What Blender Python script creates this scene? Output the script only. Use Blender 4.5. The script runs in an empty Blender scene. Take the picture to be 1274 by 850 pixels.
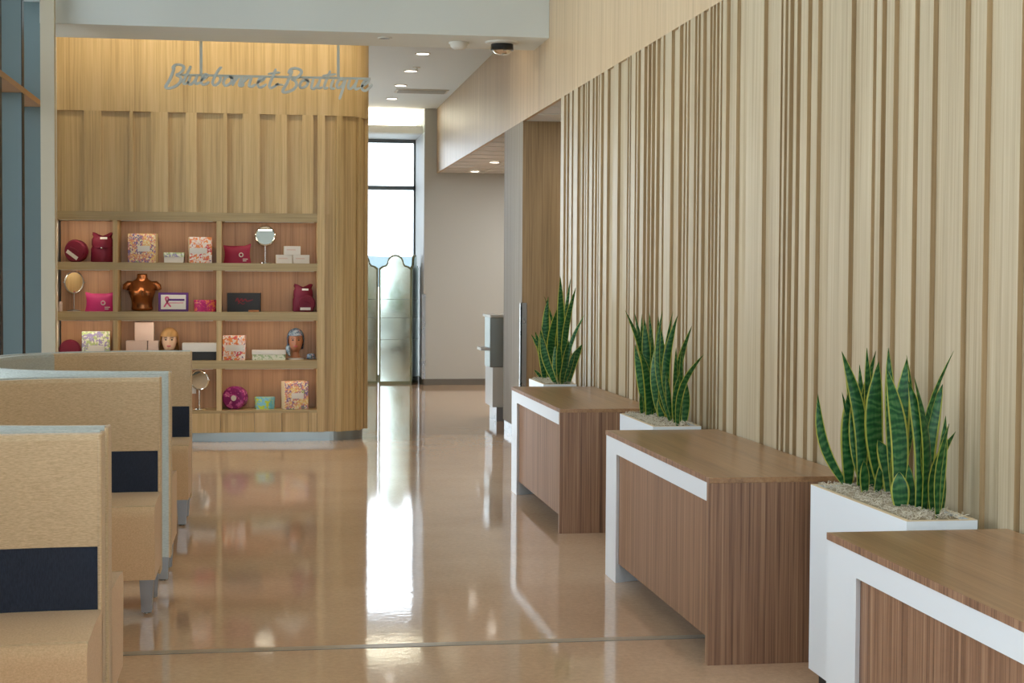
import bpy, bmesh, math, random
from mathutils import Vector, Matrix

random.seed(7)
S = bpy.context.scene
COL = S.collection

# ------------------------------------------------------------------ camera
def make_camera():
    yaw, pitch, roll = .1533, .0345, .0060
    fw = Vector((math.sin(yaw)*math.cos(pitch), math.cos(yaw)*math.cos(pitch), -math.sin(pitch)))
    rt = Vector((math.cos(yaw), -math.sin(yaw), 0)); up = rt.cross(fw)
    c, s = math.cos(roll), math.sin(roll)
    r2 = rt*c + up*s; u2 = up*c - rt*s
    m = Matrix((r2, u2, -fw)).transposed().to_4x4()
    m.translation = Vector((0, 0, 1.53))
    cd = bpy.data.cameras.new('camera'); co = bpy.data.objects.new('camera', cd)
    COL.objects.link(co); co.matrix_world = m
    cd.sensor_width = 36; cd.lens = 36*1962.165/1274
    cd.shift_y = -13.59/1274
    cd.clip_start = .05; cd.clip_end = 2000
    S.camera = co
make_camera()

# ------------------------------------------------------------------ world, light, exposure
W = bpy.data.worlds.new('overcast_sky'); S.world = W; W.use_nodes = True
wn = W.node_tree.nodes; wl = W.node_tree.links
bg = wn['Background']; bg.inputs['Color'].default_value = (.80, .905, 1.0, 1); bg.inputs['Strength'].default_value = 4.0
S.view_settings.view_transform = 'Standard'; S.view_settings.look = 'None'
S.view_settings.gamma = 1; S.view_settings.use_curve_mapping = False
S.view_settings.exposure = 0.45
cy = S.cycles
cy.max_bounces = 10; cy.diffuse_bounces = 5; cy.glossy_bounces = 5; cy.transparent_max_bounces = 12
cy.caustics_reflective = False; cy.caustics_refractive = False
cy.sample_clamp_indirect = 6.0
cy.use_denoising = True

def area_light(name, loc, rot, sx, sy, power, color=(1, 1, 1), portal=False, parent=None, spread=math.pi):
    l = bpy.data.lights.new(name, 'AREA'); l.shape = 'RECTANGLE'; l.size = sx; l.size_y = sy
    l.energy = power; l.color = color; l.spread = spread
    if portal: l.cycles.is_portal = True
    o = bpy.data.objects.new(name, l); COL.objects.link(o)
    o.location = loc; o.rotation_euler = rot
    if parent: o.parent = parent
    return o
R90 = math.pi/2
# sky portals: they only guide the sampling of the sky through the glazing
area_light('portal', (-2.2, 5.8, 2.6), (0, -R90, 0), 5.2, 16.8, 1, portal=True)
area_light('portal', (.12, 23.42, 1.75), (-R90, 0, 0), 4.0, 3.6, 1, portal=True)
area_light('portal', (0.1, -2.72, 2.6), (R90, 0, 0), 4.6, 5.2, 1, portal=True)

# ------------------------------------------------------------------ materials
def nt(name):
    m = bpy.data.materials.new(name); m.use_nodes = True
    t = m.node_tree; b = t.nodes['Principled BSDF']
    return m, t, b
def N(t, kind, **kw):
    n = t.nodes.new(kind)
    for k, v in kw.items():
        if k in n.inputs.keys(): n.inputs[k].default_value = v
        else: setattr(n, k, v)
    return n
def srgb(r, g, b):
    f = lambda v: (v/255/12.92) if v/255 <= .04045 else ((v/255+.055)/1.055)**2.4
    return (f(r), f(g), f(b), 1)
def plain(name, col, rough=.5, metal=0, bump=0, bscale=200, **kw):
    m, t, b = nt(name)
    b.inputs['Base Color'].default_value = col; b.inputs['Roughness'].default_value = rough; b.inputs['Metallic'].default_value = metal
    for k, v in kw.items(): b.inputs[k.replace('_', ' ')].default_value = v
    g = N(t, 'ShaderNodeNewGeometry')
    n = N(t, 'ShaderNodeTexNoise', Scale=bscale if bump else 6.0, Detail=3.0); t.links.new(g.outputs['Position'], n.inputs['Vector'])
    if bump:
        bp = N(t, 'ShaderNodeBump', Strength=bump, Distance=.002); t.links.new(n.outputs['Fac'], bp.inputs['Height']); t.links.new(bp.outputs['Normal'], b.inputs['Normal'])
    mr = N(t, 'ShaderNodeMapRange'); mr.inputs['To Min'].default_value = max(rough-.04, 0); mr.inputs['To Max'].default_value = rough+.04
    t.links.new(n.outputs['Fac'], mr.inputs['Value']); t.links.new(mr.outputs['Result'], b.inputs['Roughness'])
    return m
def wood(name, dark, mid, light, axis='Z', rough=.42, broad=9.0, fine=95.0, vary=.10, along=.55, coat=0, contrast=1.0):
    """veneer: long streaks along one axis, tone differing a little from piece to piece"""
    m, t, b = nt(name)
    g = N(t, 'ShaderNodeNewGeometry'); oi = N(t, 'ShaderNodeObjectInfo')
    cmb = N(t, 'ShaderNodeCombineXYZ'); mu = N(t, 'ShaderNodeMath', operation='MULTIPLY'); mu.inputs[1].default_value = 37.0
    t.links.new(oi.outputs['Random'], mu.inputs[0]); t.links.new(mu.outputs[0], cmb.inputs[0]); t.links.new(mu.outputs[0], cmb.inputs[1])
    add = N(t, 'ShaderNodeVectorMath', operation='ADD'); t.links.new(g.outputs['Position'], add.inputs[0]); t.links.new(cmb.outputs[0], add.inputs[1])
    def sc(a, s):
        v = [s, s, s]; v['XYZ'.index(axis)] = a
        mp = N(t, 'ShaderNodeMapping'); mp.inputs['Scale'].default_value = v
        t.links.new(add.outputs[0], mp.inputs['Vector']); return mp
    n1 = N(t, 'ShaderNodeTexNoise', Scale=1.0, Detail=4.0, Roughness=.6, Distortion=.35); t.links.new(sc(along*.5, broad).outputs[0], n1.inputs['Vector'])
    n2 = N(t, 'ShaderNodeTexNoise', Scale=1.0, Detail=3.0, Roughness=.65); t.links.new(sc(along*2.4, fine).outputs[0], n2.inputs['Vector'])
    mx = N(t, 'ShaderNodeMix'); mx.data_type = 'FLOAT'; mx.inputs[0].default_value = .5
    t.links.new(n1.outputs['Fac'], mx.inputs[2]); t.links.new(n2.outputs['Fac'], mx.inputs[3])
    rp = N(t, 'ShaderNodeValToRGB'); e = rp.color_ramp.elements
    w = .17/contrast
    e[0].position = .5-w; e[0].color = dark; e[1].position = .5+w; e[1].color = light
    k = e.new(.5); k.color = mid
    t.links.new(mx.outputs[0], rp.inputs['Fac'])
    hs = N(t, 'ShaderNodeHueSaturation'); mr = N(t, 'ShaderNodeMapRange'); mr.inputs['To Min'].default_value = 1-vary; mr.inputs['To Max'].default_value = 1+vary
    t.links.new(oi.outputs['Random'], mr.inputs['Value']); t.links.new(mr.outputs['Result'], hs.inputs['Value']); t.links.new(rp.outputs['Color'], hs.inputs['Color'])
    t.links.new(hs.outputs['Color'], b.inputs['Base Color']); b.inputs['Roughness'].default_value = rough
    if coat: b.inputs['Coat Weight'].default_value = coat; b.inputs['Coat Roughness'].default_value = .25
    bp = N(t, 'ShaderNodeBump', Strength=.08, Distance=.001); t.links.new(n2.outputs['Fac'], bp.inputs['Height']); t.links.new(bp.outputs['Normal'], b.inputs['Normal'])
    return m
def fabric(name, c1, c2, scale=(60, 60, 420), rough=.85):
    """woven upholstery: short horizontal flecks"""
    m, t, b = nt(name)
    g = N(t, 'ShaderNodeNewGeometry'); mp = N(t, 'ShaderNodeMapping'); mp.inputs['Scale'].default_value = scale
    t.links.new(g.outputs['Position'], mp.inputs['Vector'])
    n = N(t, 'ShaderNodeTexNoise', Scale=1.0, Detail=2.0, Roughness=.7); t.links.new(mp.outputs[0], n.inputs['Vector'])
    rp = N(t, 'ShaderNodeValToRGB'); e = rp.color_ramp.elements
    e[0].position = .3; e[0].color = c1; e[1].position = .7; e[1].color = c2
    t.links.new(n.outputs['Fac'], rp.inputs['Fac']); t.links.new(rp.outputs['Color'], b.inputs['Base Color'])
    b.inputs['Roughness'].default_value = rough; b.inputs['Sheen Weight'].default_value = .15
    bp = N(t, 'ShaderNodeBump', Strength=.25, Distance=.002); t.links.new(n.outputs['Fac'], bp.inputs['Height']); t.links.new(bp.outputs['Normal'], b.inputs['Normal'])
    return m
def emit(name, col, strength):
    m, t, b = nt(name)
    b.inputs['Base Color'].default_value = col; b.inputs['Emission Color'].default_value = col; b.inputs['Emission Strength'].default_value = strength
    return m
def floral(name, cols, base, scale=55.0, cover=.5):
    """printed flowers: voronoi blots of several colours on a pale ground"""
    m, t, b = nt(name)
    g = N(t, 'ShaderNodeNewGeometry')
    nz = N(t, 'ShaderNodeTexNoise', Scale=scale*.6, Detail=2.0); t.links.new(g.outputs['Position'], nz.inputs['Vector'])
    ad = N(t, 'ShaderNodeVectorMath', operation='MULTIPLY_ADD'); ad.inputs[1].default_value = (.03, .03, .03)
    t.links.new(nz.outputs['Color'], ad.inputs[0]); t.links.new(g.outputs['Position'], ad.inputs[2])
    v = N(t, 'ShaderNodeTexVoronoi', Scale=scale); t.links.new(ad.outputs[0], v.inputs['Vector'])
    sp = N(t, 'ShaderNodeSeparateColor'); t.links.new(v.outputs['Color'], sp.inputs[0])
    rp = N(t, 'ShaderNodeValToRGB'); rp.color_ramp.interpolation = 'CONSTANT'; e = rp.color_ramp.elements
    e[0].position = 0; e[0].color = cols[0]; e[1].position = 1/len(cols); e[1].color = cols[1]
    for i, c in enumerate(cols[2:]): k = e.new((i+2)/len(cols)); k.color = c
    n0 = N(t, 'ShaderNodeTexNoise', Scale=scale*.16, Detail=3.0, Roughness=.7); t.links.new(g.outputs['Position'], n0.inputs['Vector'])
    m0 = N(t, 'ShaderNodeMapRange'); m0.inputs['From Min'].default_value = .3; m0.inputs['From Max'].default_value = .7; t.links.new(n0.outputs['Fac'], m0.inputs['Value'])
    mm = N(t, 'ShaderNodeMix'); mm.data_type = 'FLOAT'; mm.inputs[0].default_value = .25; t.links.new(m0.outputs['Result'], mm.inputs[2]); t.links.new(sp.outputs[0], mm.inputs[3])
    t.links.new(mm.outputs[0], rp.inputs['Fac'])
    lt = N(t, 'ShaderNodeMath', operation='LESS_THAN'); lt.inputs[1].default_value = cover
    t.links.new(sp.outputs[1], lt.inputs[0])
    mx = N(t, 'ShaderNodeMix'); mx.data_type = 'RGBA'; mx.inputs[6].default_value = base
    t.links.new(lt.outputs[0], mx.inputs[0]); t.links.new(rp.outputs['Color'], mx.inputs[7])
    t.links.new(mx.outputs[2], b.inputs['Base Color']); b.inputs['Roughness'].default_value = .5
    return m
def glass(name, tint=(1, 1, 1, 1), refl=1.0):
    m, t, b = nt(name); t.nodes.remove(b)
    out = t.nodes['Material Output']
    tr = N(t, 'ShaderNodeBsdfTransparent'); tr.inputs['Color'].default_value = tint
    gl = N(t, 'ShaderNodeBsdfGlossy'); gl.inputs['Roughness'].default_value = .0
    fr = N(t, 'ShaderNodeFresnel'); fr.inputs['IOR'].default_value = 1.45
    mx = N(t, 'ShaderNodeMixShader'); t.links.new(fr.outputs[0], mx.inputs[0]); t.links.new(tr.outputs[0], mx.inputs[1]); t.links.new(gl.outputs[0], mx.inputs[2])
    t.links.new(mx.outputs[0], out.inputs['Surface'])
    return m
def floor_mat():
    m, t, b = nt('polished_concrete')
    g = N(t, 'ShaderNodeNewGeometry')
    n1 = N(t, 'ShaderNodeTexNoise', Scale=1.1, Detail=5.0, Roughness=.6); t.links.new(g.outputs['Position'], n1.inputs['Vector'])
    n2 = N(t, 'ShaderNodeTexNoise', Scale=38.0, Detail=5.0, Roughness=.75); t.links.new(g.outputs['Position'], n2.inputs['Vector'])
    r1 = N(t, 'ShaderNodeValToRGB'); e = r1.color_ramp.elements
    e[0].position = .3; e[0].color = srgb(*(208,171,138)); e[1].position = .7; e[1].color = srgb(*(224,189,156))
    t.links.new(n1.outputs['Fac'], r1.inputs['Fac'])
    r2 = N(t, 'ShaderNodeMapRange'); r2.inputs['From Min'].default_value = .3; r2.inputs['From Max'].default_value = .7; r2.inputs['To Min'].default_value = .86; r2.inputs['To Max'].default_value = 1.1
    t.links.new(n2.outputs['Fac'], r2.inputs['Value'])
    mx = N(t, 'ShaderNodeVectorMath', operation='SCALE'); t.links.new(r1.outputs['Color'], mx.inputs[0]); t.links.new(r2.outputs['Result'], mx.inputs['Scale'])
    t.links.new(mx.outputs[0], b.inputs['Base Color'])
    b.inputs['Roughness'].default_value = .06; b.inputs['IOR'].default_value = 1.5; b.inputs['Specular IOR Level'].default_value = 0.9
    n3 = N(t, 'ShaderNodeTexNoise', Scale=22.0, Detail=2.0, Roughness=.5); t.links.new(g.outputs['Position'], n3.inputs['Vector'])
    bp = N(t, 'ShaderNodeBump', Strength=.04, Distance=.006); t.links.new(n3.outputs['Fac'], bp.inputs['Height']); t.links.new(bp.outputs['Normal'], b.inputs['Normal'])
    return m
def leaf_mat():
    """dark and pale green cross-bands of a snake plant; v runs along the blade"""
    m, t, b = nt('leaf_green')
    uv = N(t, 'ShaderNodeUVMap'); oi = N(t, 'ShaderNodeObjectInfo')
    mp = N(t, 'ShaderNodeMapping'); mp.inputs['Scale'].default_value = (.05, 1.0, 1)
    t.links.new(uv.outputs[0], mp.inputs['Vector'])
    sc = N(t, 'ShaderNodeMath', operation='MULTIPLY'); sc.inputs[1].default_value = 40; t.links.new(oi.outputs['Random'], sc.inputs[0])
    wv = N(t, 'ShaderNodeTexWave', bands_direction='Y', Scale=12.0, Distortion=9.0, Detail=3.0); wv.inputs['Detail Scale'].default_value = 1.4
    t.links.new(mp.outputs[0], wv.inputs['Vector']); t.links.new(sc.outputs[0], wv.inputs['Phase Offset'])
    n2 = N(t, 'ShaderNodeTexNoise', Scale=9.0, Detail=2.0); t.links.new(uv.outputs[0], n2.inputs['Vector'])
    n = N(t, 'ShaderNodeMix'); n.data_type = 'FLOAT'; n.inputs[0].default_value = .55
    t.links.new(wv.outputs['Fac'], n.inputs[2]); t.links.new(n2.outputs['Fac'], n.inputs[3])
    rp = N(t, 'ShaderNodeValToRGB'); e = rp.color_ramp.elements
    e[0].position = .22; e[0].color = srgb(30, 84, 48); e[1].position = .80; e[1].color = srgb(98, 146, 86)
    k = e.new(.5); k.color = srgb(50, 116, 58)
    t.links.new(n.outputs[0], rp.inputs['Fac']); t.links.new(rp.outputs['Color'], b.inputs['Base Color'])
    b.inputs['Roughness'].default_value = .38
    return m

M = {}
M['floor'] = floor_mat()
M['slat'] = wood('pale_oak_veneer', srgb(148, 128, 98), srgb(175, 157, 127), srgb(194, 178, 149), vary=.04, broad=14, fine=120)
M['slat_side_shade'] = wood('oak_slat_shaded_side', srgb(140, 114, 78), srgb(164, 138, 100), srgb(180, 154, 116), vary=.10)
M['oak'] = wood('golden_oak_veneer', srgb(170, 142, 96), srgb(202, 174, 124), srgb(218, 192, 146), vary=.06, broad=10, fine=85)
M['oak_side_shade'] = wood('shaded_oak_veneer', srgb(120, 96, 64), srgb(150, 124, 88), srgb(170, 142, 104), vary=.03, broad=7, fine=70)
M['oak_back_glow'] = wood('oak_back_painted_glow', srgb(150, 108, 72), srgb(182, 138, 98), srgb(198, 154, 112), vary=.05, broad=10, fine=85)
M['oak_shelf'] = wood('oak_shelf_board', srgb(152, 130, 88), srgb(178, 156, 112), srgb(194, 172, 128), axis='X', vary=.04)
M['walnut'] = wood('walnut_laminate', srgb(84, 57, 42), srgb(142, 106, 81), srgb(172, 137, 107), vary=.04, broad=36, fine=170, along=.6, contrast=1.15)
M['shade_dark'] = plain('under_desk_shade_dark', srgb(44, 36, 32), .7)
M['header_oak'] = wood('golden_header_veneer', srgb(166, 138, 102), srgb(194, 166, 129), srgb(210, 185, 150), vary=.03, rough=.40, broad=16, fine=110)
M['pilaster_oak'] = wood('grey_oak_veneer', srgb(132, 122, 104), srgb(156, 146, 128), srgb(172, 162, 144), vary=.03, rough=.6, broad=16, fine=110)
M['walnut_top'] = wood('walnut_top_laminate', srgb(130, 96, 66), srgb(158, 121, 86), srgb(176, 139, 102), axis='Y', rough=.30, vary=.03, broad=12, fine=70)
M['white'] = plain('white_laminate', srgb(226, 231, 233), .32)
M['white_matte'] = plain('white_paint', srgb(222, 222, 216), .7)
M['ceiling'] = plain('ceiling_paint', srgb(228, 239, 245), .8)
M['bulkhead'] = plain('grey_white_paint', srgb(216, 220, 216), .75)
M['grey_wall'] = plain('warm_grey_paint', srgb(188, 190, 186), .75)
M['pier'] = plain('warm_white_pier_paint', srgb(206, 196, 174), .7)
M['base_grey'] = plain('grey_rubber_base', srgb(112, 108, 100), .6)
M['steel'] = plain('brushed_steel', srgb(170, 172, 172), .28, 1.0)
M['steel_soft'] = plain('satin_steel_plinth', srgb(150, 158, 156), .38, .85)
M['fin'] = plain('blue_grey_powder_coat', srgb(116, 134, 138), .5)
M['black'] = plain('black_edge_shade_and_toe', srgb(14, 15, 16), .5)  # painted edge shade on the fins, also the planter toe base
M['transom_reflection'] = plain('tan_wood_reflection', srgb(168, 126, 88), .5)  # tan stands in for wood reflected in the transom
M['frame'] = plain('grey_window_frame', srgb(112, 122, 128), .45)
M['frame_white'] = plain('white_window_reveal', srgb(226, 232, 238), .6)
M['glass'] = glass('clear_glass')
M['tan'] = fabric('tan_woven_fabric', srgb(190, 160, 122), srgb(222, 194, 154))
M['seat_tan'] = fabric('tan_seat_fabric', srgb(208, 170, 128), srgb(228, 193, 150), (160, 160, 260))
M['blue_grey'] = fabric('pale_blue_grey_fabric', srgb(166, 170, 162), srgb(196, 200, 192))
M['navy'] = fabric('navy_fabric', srgb(24, 31, 46), srgb(38, 47, 64), (300, 300, 60))
M['leg'] = plain('satin_metal_leg', srgb(150, 152, 152), .3, .9)
M['moss'] = plain('dry_grey_moss', srgb(204, 194, 172), .95)
M['soil'] = plain('dark_moss_bed', srgb(156, 142, 118), .95, bump=.6, bscale=90)
M['leaf'] = leaf_mat()
M['margin'] = plain('yellow_leaf_margin', srgb(208, 210, 104), .42)
M['sign'] = plain('brushed_sign_metal', srgb(204, 212, 208), .45, .1)
M['joint'] = plain('floor_joint_filler', srgb(176, 160, 138), .3)
M['burgundy'] = plain('burgundy_cloth', srgb(116, 14, 48), .6, bump=.3, bscale=40)
M['raspberry'] = plain('raspberry_cloth', srgb(150, 16, 62), .55, bump=.3, bscale=40)
M['magenta'] = plain('magenta_cloth', srgb(178, 22, 104), .55, bump=.3, bscale=40)
M['label'] = plain('white_label', srgb(228, 226, 222), .6)
M['box_white'] = plain('white_card', srgb(226, 222, 216), .6)
M['box_pink'] = plain('blush_card', srgb(220, 198, 188), .6)
M['card_side'] = plain('cream_card', srgb(220, 198, 160), .65)
M['box_black'] = plain('black_card', srgb(38, 36, 36), .5)
M['red_print'] = plain('dark_red_print', srgb(138, 28, 40), .6)
M['purple'] = plain('purple_card', srgb(92, 42, 122), .5)
M['pink_print'] = plain('pink_ribbon_print', srgb(214, 92, 140), .6)
M['copper'] = plain('copper_lacquer', srgb(150, 92, 52), .25, .75)
M['mirror'] = plain('mirror_glass', srgb(235, 242, 240), .02, 1.0)
M['mirror_old'] = plain('screen_mirror_glass', srgb(222, 236, 226), .07, 1.0)
M['chrome'] = plain('chrome', srgb(226, 222, 214), .12, 1.0)
M['gilt'] = plain('antique_green_gilt', srgb(122, 122, 92), .4, .6)
M['gold_line'] = plain('mirror_groove', srgb(150, 162, 150), .4, .4)
M['skin'] = plain('pale_mannequin_skin', srgb(238, 204, 176), .45)
M['skin_dark'] = plain('tan_mannequin_skin', srgb(178, 120, 88), .4)
M['hair'] = plain('honey_blonde_hair', srgb(214, 174, 116), .5, bump=.8, bscale=120)
M['eye'] = plain('dark_eye_paint', srgb(46, 36, 34), .4)
M['lip'] = plain('rose_lip_paint', srgb(200, 92, 104), .4)
M['floral_pastel'] = floral('pastel_floral_print', [srgb(150, 172, 96), srgb(128, 116, 172), srgb(222, 150, 132), srgb(236, 206, 130), srgb(240, 226, 190)], srgb(240, 228, 196), 95, .75)
M['floral_bright'] = floral('bright_floral_print', [srgb(120, 160, 70), srgb(222, 92, 110), srgb(238, 150, 84), srgb(236, 196, 186), srgb(90, 66, 130)], srgb(244, 232, 226), 62, .62)
M['floral_green'] = floral('green_floral_print', [srgb(150, 190, 112), srgb(186, 206, 146), srgb(166, 156, 206), srgb(226, 232, 210)], srgb(232, 236, 216), 60, .7)
M['floral_pink'] = floral('pink_floral_print', [srgb(214, 40, 112), srgb(240, 132, 96), srgb(190, 26, 108), srgb(244, 190, 130)], srgb(214, 56, 120), 46, .7)
M['floral_purple'] = floral('purple_floral_print', [srgb(156, 32, 116), srgb(126, 24, 100), srgb(196, 90, 160), srgb(220, 150, 190)], srgb(134, 24, 106), 38, .6)
M['floral_teal'] = floral('teal_floral_print', [srgb(150, 206, 220), srgb(196, 214, 70), srgb(104, 186, 206), srgb(228, 236, 120)], srgb(132, 198, 216), 44, .6)
M['scarf'] = floral('blue_scarf_print', [srgb(120, 150, 178), srgb(176, 192, 206), srgb(84, 108, 140), srgb(206, 170, 176)], srgb(148, 174, 194), 70, .75)
M['chevron'] = floral('green_chevron_print', [srgb(176, 196, 152), srgb(226, 230, 210), srgb(146, 172, 124)], srgb(232, 232, 214), 90, .6)
M['lamp_on'] = emit('lit_lamp_lens', (1, .93, .82, 1), 6)
M['led'] = emit('lit_led_strip', (1, .88, .68, 1), 7)
M['camera_black'] = plain('black_dome_plastic', srgb(20, 20, 22), .2)
M['tile'] = plain('ceiling_tile', srgb(214, 212, 208), .85, bump=.3, bscale=60)
M['bounce_ground'] = plain('pale_bounce_ground', srgb(222, 224, 216), .9)
M['hill'] = plain('hazy_hill', srgb(112, 126, 132), .95)  # distance haze is put into the hill colour

# ------------------------------------------------------------------ mesh helpers
def link(name, me, mat=None, parent=None):
    o = bpy.data.objects.new(name, me); COL.objects.link(o)
    if mat is not None:
        for mm in (mat if isinstance(mat, (list, tuple)) else [mat]): me.materials.append(M[mm] if isinstance(mm, str) else mm)
    if parent: o.parent = parent
    return o
def bm_obj(name, bm, mat, parent=None, smooth=False, loc=None, rot=None):
    me = bpy.data.meshes.new(name)
    bmesh.ops.recalc_face_normals(bm, faces=bm.faces[:])
    bm.to_mesh(me); bm.free()
    if smooth:
        for p in me.polygons: p.use_smooth = True
        me.set_sharp_from_angle(angle=math.radians(42))
    o = link(name, me, mat, parent)
    if loc: o.location = loc
    if rot: o.rotation_euler = rot
    return o
def add_box(bm, x0, x1, y0, y1, z0, z1, bev=0, seg=2):
    r = bmesh.ops.create_cube(bm, size=1)
    vs = r['verts']
    for v in vs: v.co = Vector((x0+(v.co.x+.5)*(x1-x0), y0+(v.co.y+.5)*(y1-y0), z0+(v.co.z+.5)*(z1-z0)))
    if bev:
        es = list({e for v in vs for e in v.link_edges})
        bmesh.ops.bevel(bm, geom=es, offset=bev, segments=seg, profile=.5, affect='EDGES')
def box(name, x0, x1, y0, y1, z0, z1, mat, parent=None, bev=0, seg=2, smooth=False):
    bm = bmesh.new(); add_box(bm, min(x0, x1), max(x0, x1), min(y0, y1), max(y0, y1), z0, z1, bev, seg)
    return bm_obj(name, bm, mat, parent, smooth)
def lathe(bm, prof, n=24, cx=0, cy=0):
    """profile [(r, z)] turned about the vertical axis"""
    rings = []
    for r, z in prof:
        if r < 1e-5: rings.append([bm.verts.new((cx, cy, z))])
        else: rings.append([bm.verts.new((cx+r*math.cos(2*math.pi*i/n), cy+r*math.sin(2*math.pi*i/n), z)) for i in range(n)])
    for a, b in zip(rings, rings[1:]):
        for i in range(n):
            j = (i+1) % n
            if len(a) == 1 and len(b) == 1: continue
            if len(a) == 1: bm.faces.new((a[0], b[i], b[j]))
            elif len(b) == 1: bm.faces.new((a[i], a[j], b[0]))
            else: bm.faces.new((a[i], a[j], b[j], b[i]))
def tube(bm, pts, rad, n=10, cap=True):
    pts = [Vector(p) for p in pts]; rads = rad if isinstance(rad, (list, tuple)) else [rad]*len(pts)
    rings = []
    ref = Vector((0, 1, 0.013))
    for i, p in enumerate(pts):
        d = (pts[min(i+1, len(pts)-1)]-pts[max(i-1, 0)]).normalized()
        a = d.cross(ref)
        if a.length < 1e-3: a = d.cross(Vector((1, 0, 0)))
        a.normalize(); b = d.cross(a)
        rings.append([bm.verts.new(p+(a*math.cos(2*math.pi*k/n)+b*math.sin(2*math.pi*k/n))*rads[i]) for k in range(n)])
    for r, q in zip(rings, rings[1:]):
        for k in range(n): bm.faces.new((r[k], r[(k+1) % n], q[(k+1) % n], q[k]))
    if cap: bm.faces.new(rings[0]); bm.faces.new(rings[-1][::-1])
def torus(bm, c, R, r, axis='Y', n=32, m=8, a0=0, a1=2*math.pi):
    full = abs(a1-a0-2*math.pi) < 1e-6
    k = n if full else n+1
    rings = []
    for i in range(k):
        a = a0+(a1-a0)*i/n
        ring = []
        for j in range(m):
            b = 2*math.pi*j/m; rr = R+r*math.cos(b); h = r*math.sin(b)
            p = (rr*math.cos(a), h, rr*math.sin(a)) if axis == 'Y' else (rr*math.cos(a), rr*math.sin(a), h)
            ring.append(bm.verts.new(Vector(c)+Vector(p)))
        rings.append(ring)
    for i in range(n):
        A, B = rings[i], rings[(i+1) % k]
        for j in range(m): bm.faces.new((A[j], A[(j+1) % m], B[(j+1) % m], B[j]))
def prism(bm, poly, y0, y1, axis='Y'):
    """polygon in XZ (axis Y) or XY (axis Z) extruded"""
    f = (lambda p, h: (p[0], h, p[1])) if axis == 'Y' else (lambda p, h: (p[0], p[1], h))
    a = [bm.verts.new(f(p, y0)) for p in poly]; b = [bm.verts.new(f(p, y1)) for p in poly]
    bm.faces.new(a); bm.faces.new(b[::-1])
    for i in range(len(poly)):
        j = (i+1) % len(poly); bm.faces.new((a[i], a[j], b[j], b[i]))
def tag(o, label, cat, group=None):
    o['label'] = label; o['category'] = cat
    if group: o['group'] = group
    return o
def thing(name, label, cat, loc=(0, 0, 0), rz=0, group=None):
    o = bpy.data.objects.new(name, None); COL.objects.link(o); o.empty_display_size = .1
    o.location = loc; o.rotation_euler = (0, 0, rz)
    return tag(o, label, cat, group)
def struct(o):
    o['kind'] = 'structure'; return o
def sub(name, bm_fn, mat, parent, smooth=False):
    bm = bmesh.new(); bm_fn(bm); return bm_obj(name, bm, mat, parent, smooth)

# measured positions in metres: gaps between the wall slats; plant leaves (base x, y, tip x, y, z, width, bow)
GAPS=[(12.256,12.358),(12.129,12.211),(11.957,12.021),(11.644,11.795),(11.524,11.605),(11.454,11.487),(11.343,11.412),(11.172,11.235),(11.058,11.130),(10.997,11.025),(10.844,10.939),(10.539,10.726),(10.134,10.392),(10.061,10.107),(10.004,10.038),(9.846,9.889),(9.747,9.816),(9.567,9.650),(9.464,9.542),(9.353,9.440),(9.226,9.319),(9.127,9.170),(8.823,8.977),(8.705,8.792),(8.637,8.678),(8.566,8.610),(8.417,8.465),(8.354,8.398),(8.196,8.300),(8.121,8.165),(8.058,8.105),(7.990,8.037),(7.930,7.959),(7.790,7.858),(7.499,7.675),(7.118,7.238),(6.956,6.984),(6.886,6.925),(6.803,6.859),(6.709,6.761),(6.568,6.620),(6.337,6.492),(5.989,6.099),(5.829,5.863),(5.731,5.777),(5.570,5.657),(5.423,5.465),(5.199,5.304),(4.970,5.045),(4.748,4.883)]
L3=[(2.134,5.58,2.008,5.58,1.1,0.029,0.18),(2.132,5.58,2.125,5.58,1.104,0.05,0),(2.15,5.509,2.072,5.509,1.262,0.041,-0.12),(2.195,5.58,2.101,5.58,1.108,0.024,0),(2.2,5.58,2.112,5.58,1.222,0.027,0),(2.2,5.58,2.231,5.58,1.26,0.035,0.12),(2.2,5.58,2.168,5.58,1.209,0.026,0),(2.2,5.526,2.174,5.526,1.275,0.029,0),(2.18,5.54,2.14,5.54,1.14,0.035,0.1),(2.2,5.415,2.176,5.415,1.231,0.059,0.1),(2.2,5.523,2.187,5.523,1.037,0.049,0.12),(2.111,5.362,2.105,5.362,0.88,0.036,0),(2.2,5.313,2.17,5.313,1.285,0.032,0),(2.15,5.161,2.103,5.161,1.221,0.048,-0.1),(2.2,5.317,2.24,5.317,1.258,0.014,-0.15),(2.2,5.25,2.214,5.25,1.252,0.047,0.05),(2.2,5.342,2.147,5.342,0.955,0.058,-0.2),(2.106,5.024,2.097,5.024,0.881,0.048,0),(2.15,5.199,2.151,5.199,1.009,0.025,0),(2.142,4.967,2.1,4.967,1.191,0.043,-0.12),(2.15,4.94,2.108,4.94,1.208,0.044,-0.1),(2.2,5.027,2.248,5.027,1.175,0.048,0.12),(2.18,4.956,2.253,4.956,1.29,0.02,0.2),(2.17,4.912,2.244,4.912,1.025,0.035,0.22),(2.15,4.83,2.184,4.83,1.06,0.025,0.1),(2.165,4.866,2.188,4.866,1.082,0.025,0),(2.2,4.917,2.214,4.917,0.886,0.025,0),(2.15,5.355,2.216,5.355,0.937,0.031,0.1),(2.15,5.032,2.133,5.032,0.903,0.026,0)]
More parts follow.
